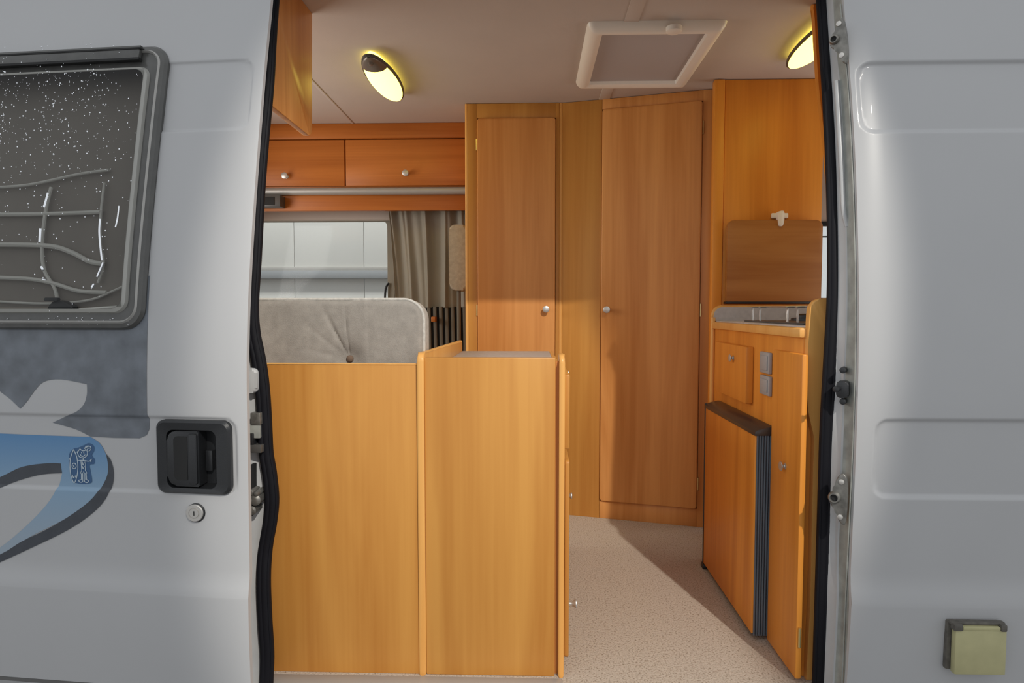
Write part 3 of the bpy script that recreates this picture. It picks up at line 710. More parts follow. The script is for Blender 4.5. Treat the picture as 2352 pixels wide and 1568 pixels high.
bm = bmesh.new(); add_prism(bm, rrect(onDoor(466, 1060).x, rz0 + .035, onDoor(480, 1060).x, rz1 - .05, .001), ph, -.022, -.010, .001); obj('inner_lever', bm, M['black'], hd, smooth=True)
lx, lz = dpx(450, 1176); nrm = (-KD * 0, -1, 0)
lc = Vector((lx, dprof(lx, lz) + .002, lz))
bm = bmesh.new(); add_lathe(bm, lc + Vector((.0012, 0, -.0006)), (0, -1, 0), [(0, .0215), (.005, .0215), (.006, .020)], 32); lk = obj('lock_gasket', bm, M['black'], door, smooth=True)
lathe('lock_cylinder', lc, (0, -1, 0), [(.002, .0195), (.008, .0195), (.0098, .018), (.0098, .0125), (.0085, .012), (.0085, .0105), (.0105, .010), (.0105, .0005)], M['steel'], lk, n=32)
bm = bmesh.new(); add_box(bm, Frame((lx, lc.y - .0104, 0), (1, 0, 0), (0, -1, 0)), -.001, .001, 0, .0006, lz - .005, lz + .005); obj('key_slot', bm, M['black_matte'], lk)

# ================================================================== POWER INLET BOX low on the right
bf = Frame((0, 1.475, 0), (1, 0, 0), (0, -1, 0))
a0, a1, z0, z1 = bf.rect(2166, 1418, 2289, 1532)
yb = prof((z0 + z1) / 2); bf = Frame((0, yb + .002, 0), (1, 0, 0), (0, -1, 0)); a0, a1, z0, z1 = bf.rect(2168, 1417, 2289, 1531)
inlet = thing('power_inlet', ((a0 + a1) / 2, yb, z0), 'square yellowed plastic inlet flap with brown hinge on the lower right panel', 'inlet')
box('base_plate', bf, a0 - .002, a1 - .004, .0, .012, z0, z1 - .002, M['brownrust'], inlet, bev=.003)
fl = box('flap', bf, a0 + .006, a1 + .001, .014, .030, z0 - .002, z1 - .016, M['khaki'], inlet, bev=.003)
box('flap_lip', bf, a0 + .022, a1 - .014, .010, .031, z1 - .017, z1 - .008, M['khaki'], fl, bev=.002)
box('hinge_bar', bf, a0 - .001, a1 + .002, .010, .024, z1 - .008, z1, M['brownrust'], inlet, bev=.003)
for s in (a0 + .001, a1 - .014): box('hinge_lug', bf, s, s + .020 if s < (a0 + a1) / 2 else s + .014, .016, .033, z1 - .018, z1 - .002, M['brownrust'], inlet, bev=.003)

# ================================================================== INTERIOR SHELL
YF = 3.50; XL = -1.72; XR = 1.9
f = wbox('floor', XL, XR, 1.50, YF, -.03, 0, M['carpet'], bev=0); f['kind'] = 'structure'
c = wbox('ceiling', XL, XR, prof(1.86) + .10, YF + .04, CEIL, CEIL + .03, M['ceil'], bev=0); c['kind'] = 'structure'
wl = wbox('wall_left', XL - .03, XL, 1.80, YF + .04, 0, CEIL, M['ceil'], bev=0); wl['kind'] = 'structure'
# far wall with window opening
wy0, wy1 = YF, YF + .04
winL, winR = -1.66, onY(893, 600, YF).x; winB, winT = .70, onY(740, 508, YF).z
w2L, w2B, w2T = 1.24, onY(1895, 684, YF).z, onY(1895, 518, YF).z
bm = bmesh.new()
for (x0, x1, z0, z1) in ((XL, winL, 0, CEIL), (winL, winR, 0, winB), (winL, winR, winT, CEIL), (winR, w2L, 0, CEIL), (w2L, XR, 0, w2B), (w2L, XR, w2T, CEIL)):
    add_box(bm, WF, x0, x1, -wy1, -wy0, z0, z1)
wb = obj('wall_back', bm, M['ceil']); wb['kind'] = 'structure'
wr = wbox('wall_right', XR, XR + .03, 1.66, YF + .04, 0, CEIL, M['ceil'], bev=0); wr['kind'] = 'structure'
wn = thing('window_1', ((winL + winR) / 2, YF, winB), 'side window behind the bench', None) if False else None
w1 = bpy.data.objects.new('window_1', None); COL.objects.link(w1); w1.location = ((winL + winR) / 2, YF, winB); w1['kind'] = 'structure'
mY = lambda a, b, t: Vector((a, t, b))
bm = bmesh.new(); ring_prism(bm, rrect(winL - .03, winB - .03, winR + .032, winT + .02, .03, 6), rrect(winL + .005, winB + .005, winR - .003, winT - .002, .03, 6), mY, YF - .02, YF + .03)
obj('window_frame', bm, M['curtain'], w1, smooth=True)
wbox('pane', winL, winR, YF + .012, YF + .016, winB, winT, M['clear_glass'], w1, bev=0)
ca0 = onY(600, 487, YF - .04); ca1 = onY(898, 505, YF - .04)
bm = bmesh.new(); add_prism(bm, rrect(0, 0, .05, ca0.z - ca1.z + .012, .012, 4), lambda a, b, t: Vector((t, YF - .021 - a, ca1.z - .004 + b)), winL, ca1.x, .0)
obj('blind_cassette', bm, M['ceil_strip'], w1, smooth=True)
bm = bmesh.new(); add_tube(bm, smooth_path([onY(893, 650, YF - .03), onY(886, 662, YF - .04), onY(884, 690, YF - .04), onY(885, 715, YF - .04)], 5), .006, 8); obj('window_latch', bm, M['black'], w1, smooth=True)
w2 = bpy.data.objects.new('window_2', None); COL.objects.link(w2); w2.location = (w2L + .3, YF, w2B); w2['kind'] = 'structure'
wbox('pane', w2L, XR, YF + .012, YF + .016, w2B, w2T, M['clear_glass'], w2, bev=0)
bm = bmesh.new(); 
for z0, z1 in ((w2B - .02, w2B), (w2T, w2T + .02)): add_box(bm, WF, w2L - .01, XR, -(YF + .02), -(YF - .02), z0, z1)
zz = onY(1895, 543, YF).z; add_box(bm, WF, w2L, XR, -(YF + .02), -(YF - .0), zz - .003, zz + .003)
obj('window_frame', bm, M['black_matte'], w2)

# ceiling trims
p0 = onZ(716, 178, CEIL); p1 = onZ(819, 292, CEIL)
t1 = wbox('trim_1', p1.x - .006, p1.x + .006, 1.68, 3.20, CEIL - .003, CEIL, M['ceil_strip'], bev=.001); t1['kind'] = 'structure'
q0 = onZ(1445, 47, CEIL); q1 = onZ(1397, 217, CEIL); qx = (q0.x + q1.x) / 2
t2 = wbox('trim_2', qx - .025, qx + .022, 1.68, q0.y + .02, CEIL - .003, CEIL, M['ceil'], bev=.001); t2['kind'] = 'structure'
t3 = wbox('trim_3', qx - .025, qx + .022, onZ(1400, 186, CEIL).y, 2.86, CEIL - .003, CEIL, M['ceil_strip'], bev=.001); t3['kind'] = 'structure'

# roof hatch -----------------------------------------------------------
hx0_, hx1_ = onZ(1338, 110, CEIL).x, onZ(1630, 110, CEIL).x; hy0_, hy1_ = onZ(1500, 47, CEIL).y, onZ(1460, 187, CEIL).y + .02
hat = thing('roof_hatch', ((hx0_ + hx1_) / 2, (hy0_ + hy1_) / 2, CEIL - .035), 'square ivory roof hatch frame with grey blind in the ceiling', 'hatch')
mz = lambda a, b, t: Vector((a, b, CEIL - t))
bm = bmesh.new()
def hr(i, r): return rrect(hx0_ + i, hy0_ + i, hx1_ - i, hy1_ - i, r, 4)
loft(bm, [(hr(0, .02), 0), (hr(.004, .018), .012), (hr(.016, .014), .026), (hr(.034, .010), .030), (hr(.052, .006), .022), (hr(.056, .006), .004)], mz)
obj('hatch_frame', bm, M['ivory'], hat, smooth=True)
wbox('hatch_blind', hx0_ + .05, hx1_ - .05, hy0_ + .05, hy1_ - .05, CEIL - .010, CEIL - .006, M['blind_grey'], hat, bev=.0)
kp = onZ(1548, 70, CEIL - .032)
kb = lathe('hatch_knob', Vector((kp.x, kp.y, CEIL - .022)), (0, 0, -1), [(0, .026), (.014, .025), (.017, .020), (.017, .001)], M['ivory'], hat, n=28)

# ceiling lamps -----------------------------------------------------------
def lamp(cx, y0, y1, label, tilt=0.0):
    yc = (y0 + y1) / 2; L = (y1 - y0) / 2; Wd = .062
    t = thing('ceiling_lamp', (cx, yc, CEIL - .05), label, 'lamp', 'oval ceiling lamps')
    ct, st_ = math.cos(tilt), math.sin(tilt)
    def mp(a, b, h_): return Vector((cx + a * ct - b * st_, yc + a * st_ + b * ct, CEIL - h_))
    def ell(k, n=40): return [(Wd * k * math.cos(2 * math.pi * i / n) , L * k * math.sin(2 * math.pi * i / n)) for i in range(n)]
    bm = bmesh.new(); n = 40
    def el(wx, ly): return [(wx * math.cos(2 * math.pi * i / n), ly * math.sin(2 * math.pi * i / n)) for i in range(n)]
    R = loft(bm, [(el(Wd * .93, L * .965), .018), (el(Wd, L), .022), (el(Wd, L), .030), (el(Wd * .93, L * .965), .033)], mp); bm.faces.new(R[-1])
    obj('lamp_base', bm, M['darkgrey'], t, smooth=True)
    bm = bmesh.new(); loft(bm, [(el(Wd * .62, L * .86), 0), (el(Wd * .62, L * .86), .019)], mp)
    obj('side_glow', bm, M['glow'], t, smooth=True)
    # lens: bulging shell, cut short at the near end by the cap
    bm = bmesh.new(); rows = []
    ns, nc = 26, 14
    for i in range(ns + 1):
        v = -.62 + 1.60 * i / ns; v = min(v, .985)
        wv = math.sqrt(max(0, 1 - v * v)) * Wd * .90
        rows.append([bm.verts.new(mp(wv * math.sin(math.pi * (j / nc - .5)), v * L * .95, .033 + .020 * math.sqrt(max(0, 1 - v * v)) * math.cos(math.pi * (j / nc - .5)))) for j in range(nc + 1)])
    for a, b in zip(rows, rows[1:]):
        for j in range(nc): bm.faces.new((a[j], a[j + 1], b[j + 1], b[j]))
    obj('lens', bm, M['glow'], t, smooth=True)
    bm = bmesh.new(); rows = []
    for i in range(13):
        v = -.995 + .375 * i / 12
        wv = math.sqrt(max(0, 1 - v * v)) * Wd * .94
        rows.append([bm.verts.new(mp(wv * math.sin(math.pi * (j / nc - .5)), v * L * .98, .032 + .026 * math.sqrt(max(0, 1 - v * v)) * math.cos(math.pi * (j / nc - .5)))) for j in range(nc + 1)])
    for a, b in zip(rows, rows[1:]):
        for j in range(nc): bm.faces.new((a[j], a[j + 1], b[j + 1], b[j]))
    cp = obj('end_cap', bm, M['cap'], t, smooth=True)
    lathe('switch', mp(0, -.86 * L, .040), (0, 0, -1), [(0, .010), (.009, .009), (.011, .006), (.011, .001)], M['cap'], cp, n=16)
    return t
M['cap'] = plain('bronze grey lamp cap', (0.20, 0.17, 0.14), rough=0.35, metal=0.4)
la0 = onZ(846, 128, CEIL - .03); la1 = onZ(912, 232, CEIL - .03)
lamp((la0.x + la1.x) / 2, la0.y, la1.y, 'lit oval ceiling lamp on the left, nearer the overhead lockers')
lb = onZ(1795, 158, CEIL - .03)
lamp(lb.x + .035, lb.y - .48, lb.y, 'lit oval ceiling lamp on the right, partly hidden by the kitchen overhead cupboard')

# ================================================================== NEAR OVERHEAD SHELF END (left)
XS = -.69
pc = onX(724, 42, XS); pb = onX(706, 305, XS); pn = onX(630, 268, XS)
oh = thing('overhead_cabinet', (XS - .2, 1.72, pb.z), 'wooden overhead cupboard end board above the bench, rounded lower corner, close to the door seal', 'cabinet')
Yfar, Zb = (pc.y + pb.y) / 2, pb.z - .004
outl = [(1.60, CEIL), (Yfar + .02, CEIL)] + [(Yfar - .0, Zb + .06)] + [(Yfar - .03 + .03 * math.cos(math.radians(-a_)), Zb + .03 + .03 * math.sin(math.radians(-a_))) for a_ in range(0, 91, 15)] + [(1.60, Zb + .0)]
prism('end_board', outl, lambda a, b, t: Vector((t, a, b)), XS - .018, XS, M['wood_deep'], oh, bev=.004)
wbox('cabinet_body', -1.65, XS - .018, 1.74, 1.80, Zb + .03, CEIL, M['wood_deep'], oh)

# ================================================================== FAR OVERHEAD LOCKERS
lk_f = Frame((0, 3.20, 0), (1, 0, 0), (0, -1, 0))
xl_, xr_ = XL, onY(1070, 400, 3.2).x + .02
def zf(y): return lk_f.px(840, y)[1]
loc = thing('overhead_locker', ((xl_ + xr_) / 2, 3.35, zf(430)), 'long cherry overhead locker with two flap doors above the far window', 'cabinet')
box('locker_body', lk_f, xl_, xr_, -.29, -.012, zf(430), CEIL, M['wood_h'], loc)
box('top_rail', lk_f, xl_, xr_, -.012, .014, zf(319), CEIL, M['wood_h'], loc, bev=.004)
sp_ = lk_f.px(793, 375)[0]
for (a0, a1, kx, ky) in ((xl_ + .01, sp_ - .003, 659, 406), (sp_ + .003, xr_ - .01, 934, 400)):
    dr = box('flap_door', lk_f, a0, a1, -.012, .006, zf(427), zf(321), M['wood_h'], loc, bev=.004)
    a, z = lk_f.px(kx, ky); knob(lk_f.P(a, .006, z), (0, -1, 0), dr, 1.3)
bm = bmesh.new(); zc_ = (zf(430) + zf(447)) / 2
add_tube(bm, [(xl_, 3.205, zc_), (xr_, 3.205, zc_)], .019, 16)
obj('light_rail', bm, M['alu'], loc, smooth=True, label='round grey metal rail under the locker')
box('pelmet', lk_f, xl_, xr_, -.05, -.022, zf(482), zf(430), M['wood_h'], loc, bev=.003)
# speaker under the rail
sb = thing('speaker_box', (onY(615, 465, 3.16).x, 3.16, onY(615, 478, 3.16).z), 'small dark box speaker fixed under the grey rail at far left', 'speaker')
a0, a1, z0, z1 = lk_f.rect(560, 451, 640, 476, .03)
box('speaker_case', lk_f, a0, a1 + .015, -.02, .05, z0, z1 + .004, M['darkgrey'], sb, bev=.004)
box('speaker_grille', lk_f, a0 + .01, a1 - .012, .05, .053, z0 + .008, z1 - .006, M['black_matte'], sb, bev=.001)

# ================================================================== CURTAIN, PLEATED PANEL, HEADREST
cu0 = onY(903, 600, 3.33).x; cu1 = onY(1085, 600, 3.33).x; cz1 = onY(985, 470, 3.33).z; cz0 = onY(985, 706, 3.33).z
cur = bmesh.new(); nx, nz = 170, 24; V = []
rc = random.Random(11); ph_ = [rc.uniform(0, 6.28) for _ in range(6)]
for i in range(nx + 1):
    s = i / nx; col = []
    for j in range(nz + 1):
        t = j / nz; spread = 1 - .16 * t
        x = cu0 + (cu1 - cu0) * (s + (1 - s) * .10 * (1 - t) * 0)
        amp = .020 * (0.75 + .35 * math.sin(9 * s + ph_[0]))
        ph0 = 2 * math.pi * (4.6 * s ** 0.85) + .8 * t * math.sin(6 * s + 1)
        y = 3.345 - amp * math.sin(ph0) - .006 * math.sin(2.3 * ph0 + ph_[2] + t) - .004 * math.sin(1.7 * ph0 + 3 * t)
        x += .006 * math.cos(ph0) - .030 * (t) * (1 - s) + .03 * t * (1 - s) * (1 - t) * 4 * .2
        col.append(cur.verts.new((x, y, cz0 + (cz1 - cz0) * t)))
    V.append(col)
for i in range(nx):
    for j in range(nz): cur.faces.new((V[i][j], V[i + 1][j], V[i + 1][j + 1], V[i][j + 1]))
cu = obj('curtain', cur, M['curtain'], smooth=True, origin=((cu0 + cu1) / 2, 3.34, cz0))
tag(cu, 'taupe gathered curtain hanging right of the far window', 'curtain')
pp = thing('pleated_panel', (onY(1035, 750, 3.34).x, 3.34, .30), 'dark pleated cloth panel below the curtain, behind the bench cushion', 'panel')
pbm = onY(985, 704, 3.34); x = pbm.x
ztop = pbm.z
wbox('backing', pbm.x - .02, onY(1085, 700, 3.34).x, 3.35, 3.365, .30, ztop, M['black_matte'], pp, bev=0)
while x < onY(1075, 700, 3.34).x:
    bm = bmesh.new(); k = random.uniform(-.004, .004)
    add_tube(bm, smooth_path([(x, 3.338, .30), (x + k, 3.336, .55), (x + .004, 3.338, .72), (x, 3.34, ztop)], 5), .0095, 8, ry=.7)
    obj('pleat', bm, M['curtain_dk'], pp, smooth=True)
    x += .0315
hr_ = thing('headrest', (onY(1075, 600, 3.08).x, 3.08, .87), 'sand coloured padded headrest on a post, half hidden behind the tall cupboard', 'headrest')
h0 = onY(1033, 600, 3.06); hz1_, hz0_ = onY(1050, 517, 3.06).z, onY(1050, 667, 3.06).z
bm = bmesh.new(); add_prism(bm, rrect(h0.x, hz0_, -.308, hz1_, [.02, .02, .022, .03], 6), lambda a, b, t: Vector((a, t, b)), 3.04, 3.26, .014, 4)
obj('pad', bm, M['pad'], hr_, smooth=True)
bm = bmesh.new(); a = onY(1054, 690, 3.08); add_tube(bm, [(a.x, 3.08, hz0_ + .01), (a.x, 3.08, .60)], .010, 10); obj('post', bm, M['curtain_dk'], hr_, smooth=True)
bm = bmesh.new(); add_prism(bm, rrect(h0.x - .02, .30, -.308, .64, .03, 5), lambda a, b, t: Vector((a, t, b)), 3.05, 3.15, .02, 3)
obj('seat_back', bm, M['curtain_dk'], hr_, smooth=True)
pg = onY(996, 733, 3.28); pegt = wbox('wooden_peg', pg.x - .012, pg.x + .010, 3.27, 3.33, pg.z - .014, pg.z + .014, M['wood_h'], pp, bev=.004)

# ================================================================== TALL CUPBOARD 1
CEI = CEIL - .002
f1 = Frame((0, 2.90, 0), (1, 0, 0), (0, -1, 0))
x0_, x1_ = f1.px(1069, 600)[0], f1.px(1284, 600)[0]
c1 = thing('tall_cupboard', ((x0_ + x1_) / 2, 3.15, 0), 'tall narrow cherry cupboard beside the curtain, door knob on its right', 'cupboard')
box('carcass', f1, x0_, x1_ - .006, -.58, -.016, 0, CEI, M['wood_deep'], c1, bev=0)
e1 = f1.px(1077, 600)[0]
bm = bmesh.new(); add_tube(bm, [f1.P(x0_ + .008, -.008, 0), f1.P(x0_ + .008, -.008, CEI)], .009, 12); obj('edge_moulding', bm, M['edge'], c1, smooth=True)
a0, a1 = f1.px(1097, 600)[0], f1.px(1275, 600)[0]; zt = f1.px(1180, 272)[1]
box('stile', f1, x0_ + .014, a0 - .002, -.016, .0, 0, CEI, M['wood'], c1, bev=.001)
box('stile', f1, a1 + .002, x1_, -.016, .0, 0, CEI, M['wood'], c1, bev=.001)
box('rail', f1, a0 - .002, a1 + .002, -.016, .0, zt + .002, CEI, M['wood_h'] if False else M['wood'], c1, bev=.001)
box('plinth', f1, a0 - .002, a1 + .002, -.016, .0, 0, .078, M['wood'], c1, bev=.001)
dr = prism('door', rrect(a0, .08, a1, zt, .012, 4), lambda a, b, t: f1.P(a, t, b), -.016, .012, M['wood_deep'], c1, bev=.005, seg=3)
a, z = f1.px(1254, 710, .03); knob(f1.P(a, .012, z), (0, -1, 0), dr, 1.25)
for y in (333, 712): hinge(f1, a0 - .003, .004, f1.px(1093, y)[1], dr, .05)

# ================================================================== TALL CUPBOARD 2 (angled)
A = onZ(1288, 236, CEIL); B = onZ(1641, 203, CEIL)
u = Vector((B.x - A.x, B.y - A.y, 0)).normalized(); n = Vector((u.y, -u.x, 0))
f2 = Frame((A.x, A.y, 0), u, n); L2 = (Vector((B.x, B.y, 0)) - Vector((A.x, A.y, 0))).length
c2 = thing('tall_cupboard', (f2.P(L2 / 2, -.2, 0)), 'wide tall cherry cupboard set at an angle, knob on the left of its door', 'cupboard')
box('carcass', f2, 0.03, L2 - .01, -.35, -.016, 0, CEI, M['wood_deep'], c2, bev=0)
bm = bmesh.new(); add_tube(bm, [f2.P(.0, -.006, 0), f2.P(.0, -.006, CEI)], .010, 12); obj('edge_moulding', bm, M['edge'], c2, smooth=True)
s1_ = f2.px(1381, 700)[0]; s2_ = f2.px(1607, 700)[0]
ztop2 = f2.px(1500, 242)[1]; zbot2 = f2.px(1480, 1157)[1]
box('stile', f2, .008, s1_ - .0025, -.016, 0, 0, CEI, M['wood'], c2, bev=.001)
box('stile', f2, s2_ + .002, L2 - .001, -.016, 0, 0, CEI, M['wood_deep'], c2, bev=.001)
box('rail', f2, s1_ - .0015, s2_ + .002, -.016, 0, ztop2 + .002, CEI, M['wood_deep'], c2, bev=.001)
box('plinth', f2, s1_ - .0015, s2_ + .002, -.016, 0, 0, zbot2 - .002, M['wood_deep'], c2, bev=.001)
dr = prism('door', rrect(s1_, zbot2, s2_, ztop2, .012, 4), lambda a, b, t: f2.P(a, t, b), -.016, .012, M['wood_deep'], c2, bev=.005, seg=3)
a, z = f2.px(1394, 711, .03); knob(f2.P(a, .012, z), n, dr, 1.25)
for (x, y) in ((1620, 293), (1607, 712), (1596, 1110)): hinge(f2, s2_ + .004, .004, f2.px(x, y)[1], dr, .055)

# ================================================================== PARTITION behind the kitchen
f3 = Frame((0, 2.63, 0), (1, 0, 0), (0, -1, 0))
a0 = f3.px(1641, 400)[0]; a1 = f3.px(1662, 400)[0]; a2 = f3.px(1888, 480)[0]
par = thing('partition', ((a0 + a2) / 2, 2.65, 0), 'plain cherry partition panel behind the hob, running up to the ceiling', 'partition')
box('corner_post', f3, a0 - .006, a1, -.03, .006, 0, CEI, M['wood_kit'], par, bev=.005)
box('partition_panel', f3, a1 + .002, a2, -.02, -.002, 0, CEI, M['wood_kit'], par, bev=.002)
# catch for the lid
ct = thing('turn_catch', (f3.P(f3.px(1786, 500)[0], 0, f3.px(1786, 520)[1])), 'small grey plastic turn catch on the partition above the raised flap', 'catch')
a0_, a1_, z0, z1 = f3.rect(1770, 490, 1808, 502, 0)
box('catch_base', f3, a0_, a1_, -.002, .014, z0, z1, M['ivory'], ct, bev=.004)
a, z = f3.px(1786, 505)
bm = bmesh.new(); add_prism(bm, spline2([(a - .013, z + .026), (a - .009, z - .022), (a, z - .030), (a + .010, z - .022), (a + .013, z + .026), (a, z + .032), (a - .013, z + .026)], 3)[:-1], lambda p, q, t: f3.P(p, t, q), .012, .038, .003)
obj('turn_lever', bm, M['grey_plate'] if False else M['ivory'], ct, smooth=True)

# ================================================================== KITCHEN UNIT
XK = onZ(1768, 1484, 0.0).x + .012
kf = Frame((XK, 0, 0), (0, 1, 0), (-1, 0, 0))          # a = y, d = towards -x
YK0, YK1 = 1.60, kf.px(1640, 800)[0]
zw = kf.px(1740, 744)[1]
kit = thing('kitchen_unit', (XK + .25, (YK0 + YK1) / 2, 0), 'cherry kitchen base unit at the right with hob worktop and narrow door', 'cabinet')
box('carcass', kf, YK0 + .02, YK1, -.50, 0, 0, zw - .02, M['wood_kit'], kit, bev=.002)
box('worktop', kf, YK0 + .015, YK1 + .01, -.52, .012, zw - .028, zw - .002, M['edge'], kit, bev=.006)
box('worktop_surface', kf, YK0 + .02, YK1, -.52, -.004, zw - .002, zw + .002, M['worktop'], kit, bev=.001)
# raised rim around the hob, far end, rounded at its left
zr = Frame((0, YK1, 0), (1, 0, 0), (0, -1, 0)).px(1750, 701)[1]
outl = [(XK - .010, zw - .10), (XK - .010, zr - .04)] + [(XK + .028 - .038 * math.cos(math.radians(q)), zr - .038 + .038 * math.sin(math.radians(q))) for q in range(0, 91, 15)] + [(XK + .52, zr), (XK + .52, zw - .10)]
prism('end_upstand', outl, lambda a, b, t: Vector((a, t, b)), YK1, YK1 + .018, M['edge'], kit, bev=.003)
inn = [(XK - .004, zw + .002), (XK - .004, zr - .04)] + [(XK + .028 - .031 * math.cos(math.radians(q)), zr - .038 + .031 * math.sin(math.radians(q))) for q in range(0, 91, 15)] + [(XK + .515, zr - .007), (XK + .515, zw + .002)]
prism('upstand_facing', inn, lambda a, b, t: Vector((a, t, b)), YK1 - .003, YK1, M['worktop'], kit)
bm = bmesh.new(); add_tube(bm, [(XK - .006, YK1 - .002, 0.34), (XK - .006, YK1 - .002, zr - .045)], .009, 10); obj('corner_moulding', bm, M['edge'], kit, smooth=True)
# drawer flap, switches, narrow door
a0, a1, z0, z1 = kf.rect(1649, 790, 1722, 912, .012)
fd = box('flap_door', kf, a0, a1, 0, .024, z0, z1, M['wood_kit'], kit, bev=.004)
a, z = kf.px(1680, 822, .03); flat_knob(kf.P(a, .024, z), (-1, 0, 0), fd, 1.0)
for (y0, y1) in ((808, 857), (862, 907)):
    a0, a1, z0, z1 = kf.rect(1749, y0, 1771, y1, .004)
    sw = box('switch_plate', kf, a0, a1, 0, .010, z0, z1, M['grey_plate'], kit, bev=.003)
    box('rocker', kf, a0 + .010, a1 - .010, .010, .013, z0 + .010, z1 - .010, M['grey_plate'], sw, bev=.001)
ad0 = kf.px(1840, 1200, .01)[0]; ad1 = kf.px(1771, 1200, .01)[0]; zd1 = kf.px(1815, 808, .01)[1]
nd = box('narrow_door', kf, ad0, ad1, 0, .016, .012, zd1, M['wood_kit'], kit, bev=.005)
a, z = kf.px(1791, 1070, .03); flat_knob(kf.P(a, .016, z), (-1, 0, 0), nd, 1.0)
hinge(kf, ad0 - .003, .008, kf.px(1836, 1465, .01)[1], nd, .05)
# end board with the S-curved front edge, facing the door opening
ef = Frame((0, YK0, 0), (1, 0, 0), (0, -1, 0))
ep = [(1852, 1600), (1855, 1500), (1861, 1384), (1865, 1200), (1868, 1080), (1870, 1010), (1864, 978), (1857, 945), (1853, 900), (1854, 850), (1857, 780), (1859, 730), (1863, 702), (1876, 688), (1900, 684)]
pts = [ef.px(x, y) for x, y in spline2(ep, 4)]; pts = [(p[0], max(p[1], .0)) for p in pts]
pts = [p for i, p in enumerate(pts) if i == 0 or (abs(p[0] - pts[i - 1][0]) + abs(p[1] - pts[i - 1][1])) > 1e-4]
pts += [(1.18, pts[-1][1]), (1.18, 0)]
prism('end_board', pts, lambda a, b, t: Vector((a, t, b)), YK0, YK0 + .020, M['edge'], kit, bev=.004, seg=3)

# hob ------------------------------------------------------------------
hob = thing('hob', (XK + .24, 1.95, zw), 'gas hob with wire pan supports in the kitchen worktop', 'hob')
HX0 = XK + .05
wbox('hob_plate', HX0, HX0 + .36, 1.74, 2.22, zw + .002, zw + .008, M['darkgrey'], hob, bev=.003)
for k, cy in enumerate((1.87, 2.09)):
    cxh = HX0 + .16
    lathe('burner', (cxh, cy, zw + .008), (0, 0, 1), [(0, .05), (.008, .048), (.010, .032), (.018, .030), (.022, .022), (.023, .002)], M['black'], hob, n=24)
bm = bmesh.new(); zg = zw + .052
for yy in (1.80, 1.87, 2.09, 2.16):
    add_tube(bm, smooth_path([(HX0 + .01, yy, zw + .006), (HX0 + .01, yy, zg - .008), (HX0 + .018, yy, zg), (HX0 + .17, yy, zg), (HX0 + .33, yy, zg), (HX0 + .34, yy, zg - .008), (HX0 + .34, yy, zw + .006)], 5), .0028, 7, updir=(0, 1, 0.01))
for xx in (HX0 + .03, HX0 + .12, HX0 + .20, HX0 + .31): add_tube(bm, [(xx, 1.78, zg), (xx, 2.18, zg)], .0028, 7, updir=(0, 0, 1))
obj('pan_support', bm, M['steel'], hob, smooth=True)
for k in range(3): lathe('control_knob', (HX0 + .33, 1.80 + k * .08, zw + .008), (0, 0, 1), [(0, .016), (.016, .014), (.018, .01), (.018, .001)], M['black'], hob, n=16)

# raised lid -------------------------------------------------------------
YL = 2.600; ldf = Frame((0, YL, 0), (1, 0, 0), (0, -1, 0))
a0, a1, z0, z1 = ldf.rect(1670, 505, 1888, 692)
tilt = .02
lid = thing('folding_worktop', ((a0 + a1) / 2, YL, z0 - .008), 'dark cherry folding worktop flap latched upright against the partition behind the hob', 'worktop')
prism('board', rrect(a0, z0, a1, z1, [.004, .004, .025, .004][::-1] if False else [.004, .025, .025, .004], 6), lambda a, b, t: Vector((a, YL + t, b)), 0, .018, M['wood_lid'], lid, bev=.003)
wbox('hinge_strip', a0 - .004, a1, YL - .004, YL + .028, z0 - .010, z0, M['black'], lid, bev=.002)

# fridge ------------------------------------------------------------------
Xf = XK - .052
ff = Frame((Xf, 0, 0), (0, 1, 0), (-1, 0, 0))
yn = ff.px(1731, 1250)[0]; yf_ = ff.px(1618, 1100)[0]; zt = ff.px(1731, 985)[1]; ztp = zt + .004
fg = thing('fridge', (Xf + .25, (yn + yf_) / 2, 0.012), 'fridge with cherry door panel in a ribbed black frame, left of the narrow kitchen door', 'fridge')
TH = .050
wbox('door_core', Xf + .004, Xf + TH - .002, yn + .004, yf_ - .002, .016, zt - .002, M['black'], fg, bev=.002)
wbox('door_panel', Xf - .001, Xf + .006, yn + .003, yf_ - .006, .020, zt - .012, M['wood_kit'], fg, bev=.001)
bm = bmesh.new(); nr = 6
for k in range(nr):
    xx = Xf + .003 + (TH - .006) * (k + .5) / nr
    add_tube(bm, [(xx, yn + .003, .014), (xx, yn + .003, zt - .004)], (TH - .006) / nr * .42, 8, ry=.9)
obj('ribbed_edge', bm, M['rib'] if 'rib' in M else plain('ribbed blue black plastic', (0.10, 0.12, 0.145), rough=0.35), fg, smooth=True)
# sloping top trim: front lower, back higher
tp = [(Xf - .003, zt - .016), (Xf - .003, zt - .006), (Xf + .004, zt + .0), (Xf + TH - .008, zt + .010), (Xf + TH, zt + .010), (Xf + TH, zt - .016)]
prism('top_trim', tp, lambda a, b, t: Vector((a, t, b)), yn - .002, yf_ + .002, M['brown_trim'], fg, bev=.002)
wbox('far_edge_trim', Xf - .003, Xf + .012, yf_ - .006, yf_ + .004, .010, zt, M['black'], fg, bev=.002)
wbox('foot', Xf - .006, Xf + .02, yf_ - .02, yf_ + .012, .0, .018, M['black'], fg, bev=.003)

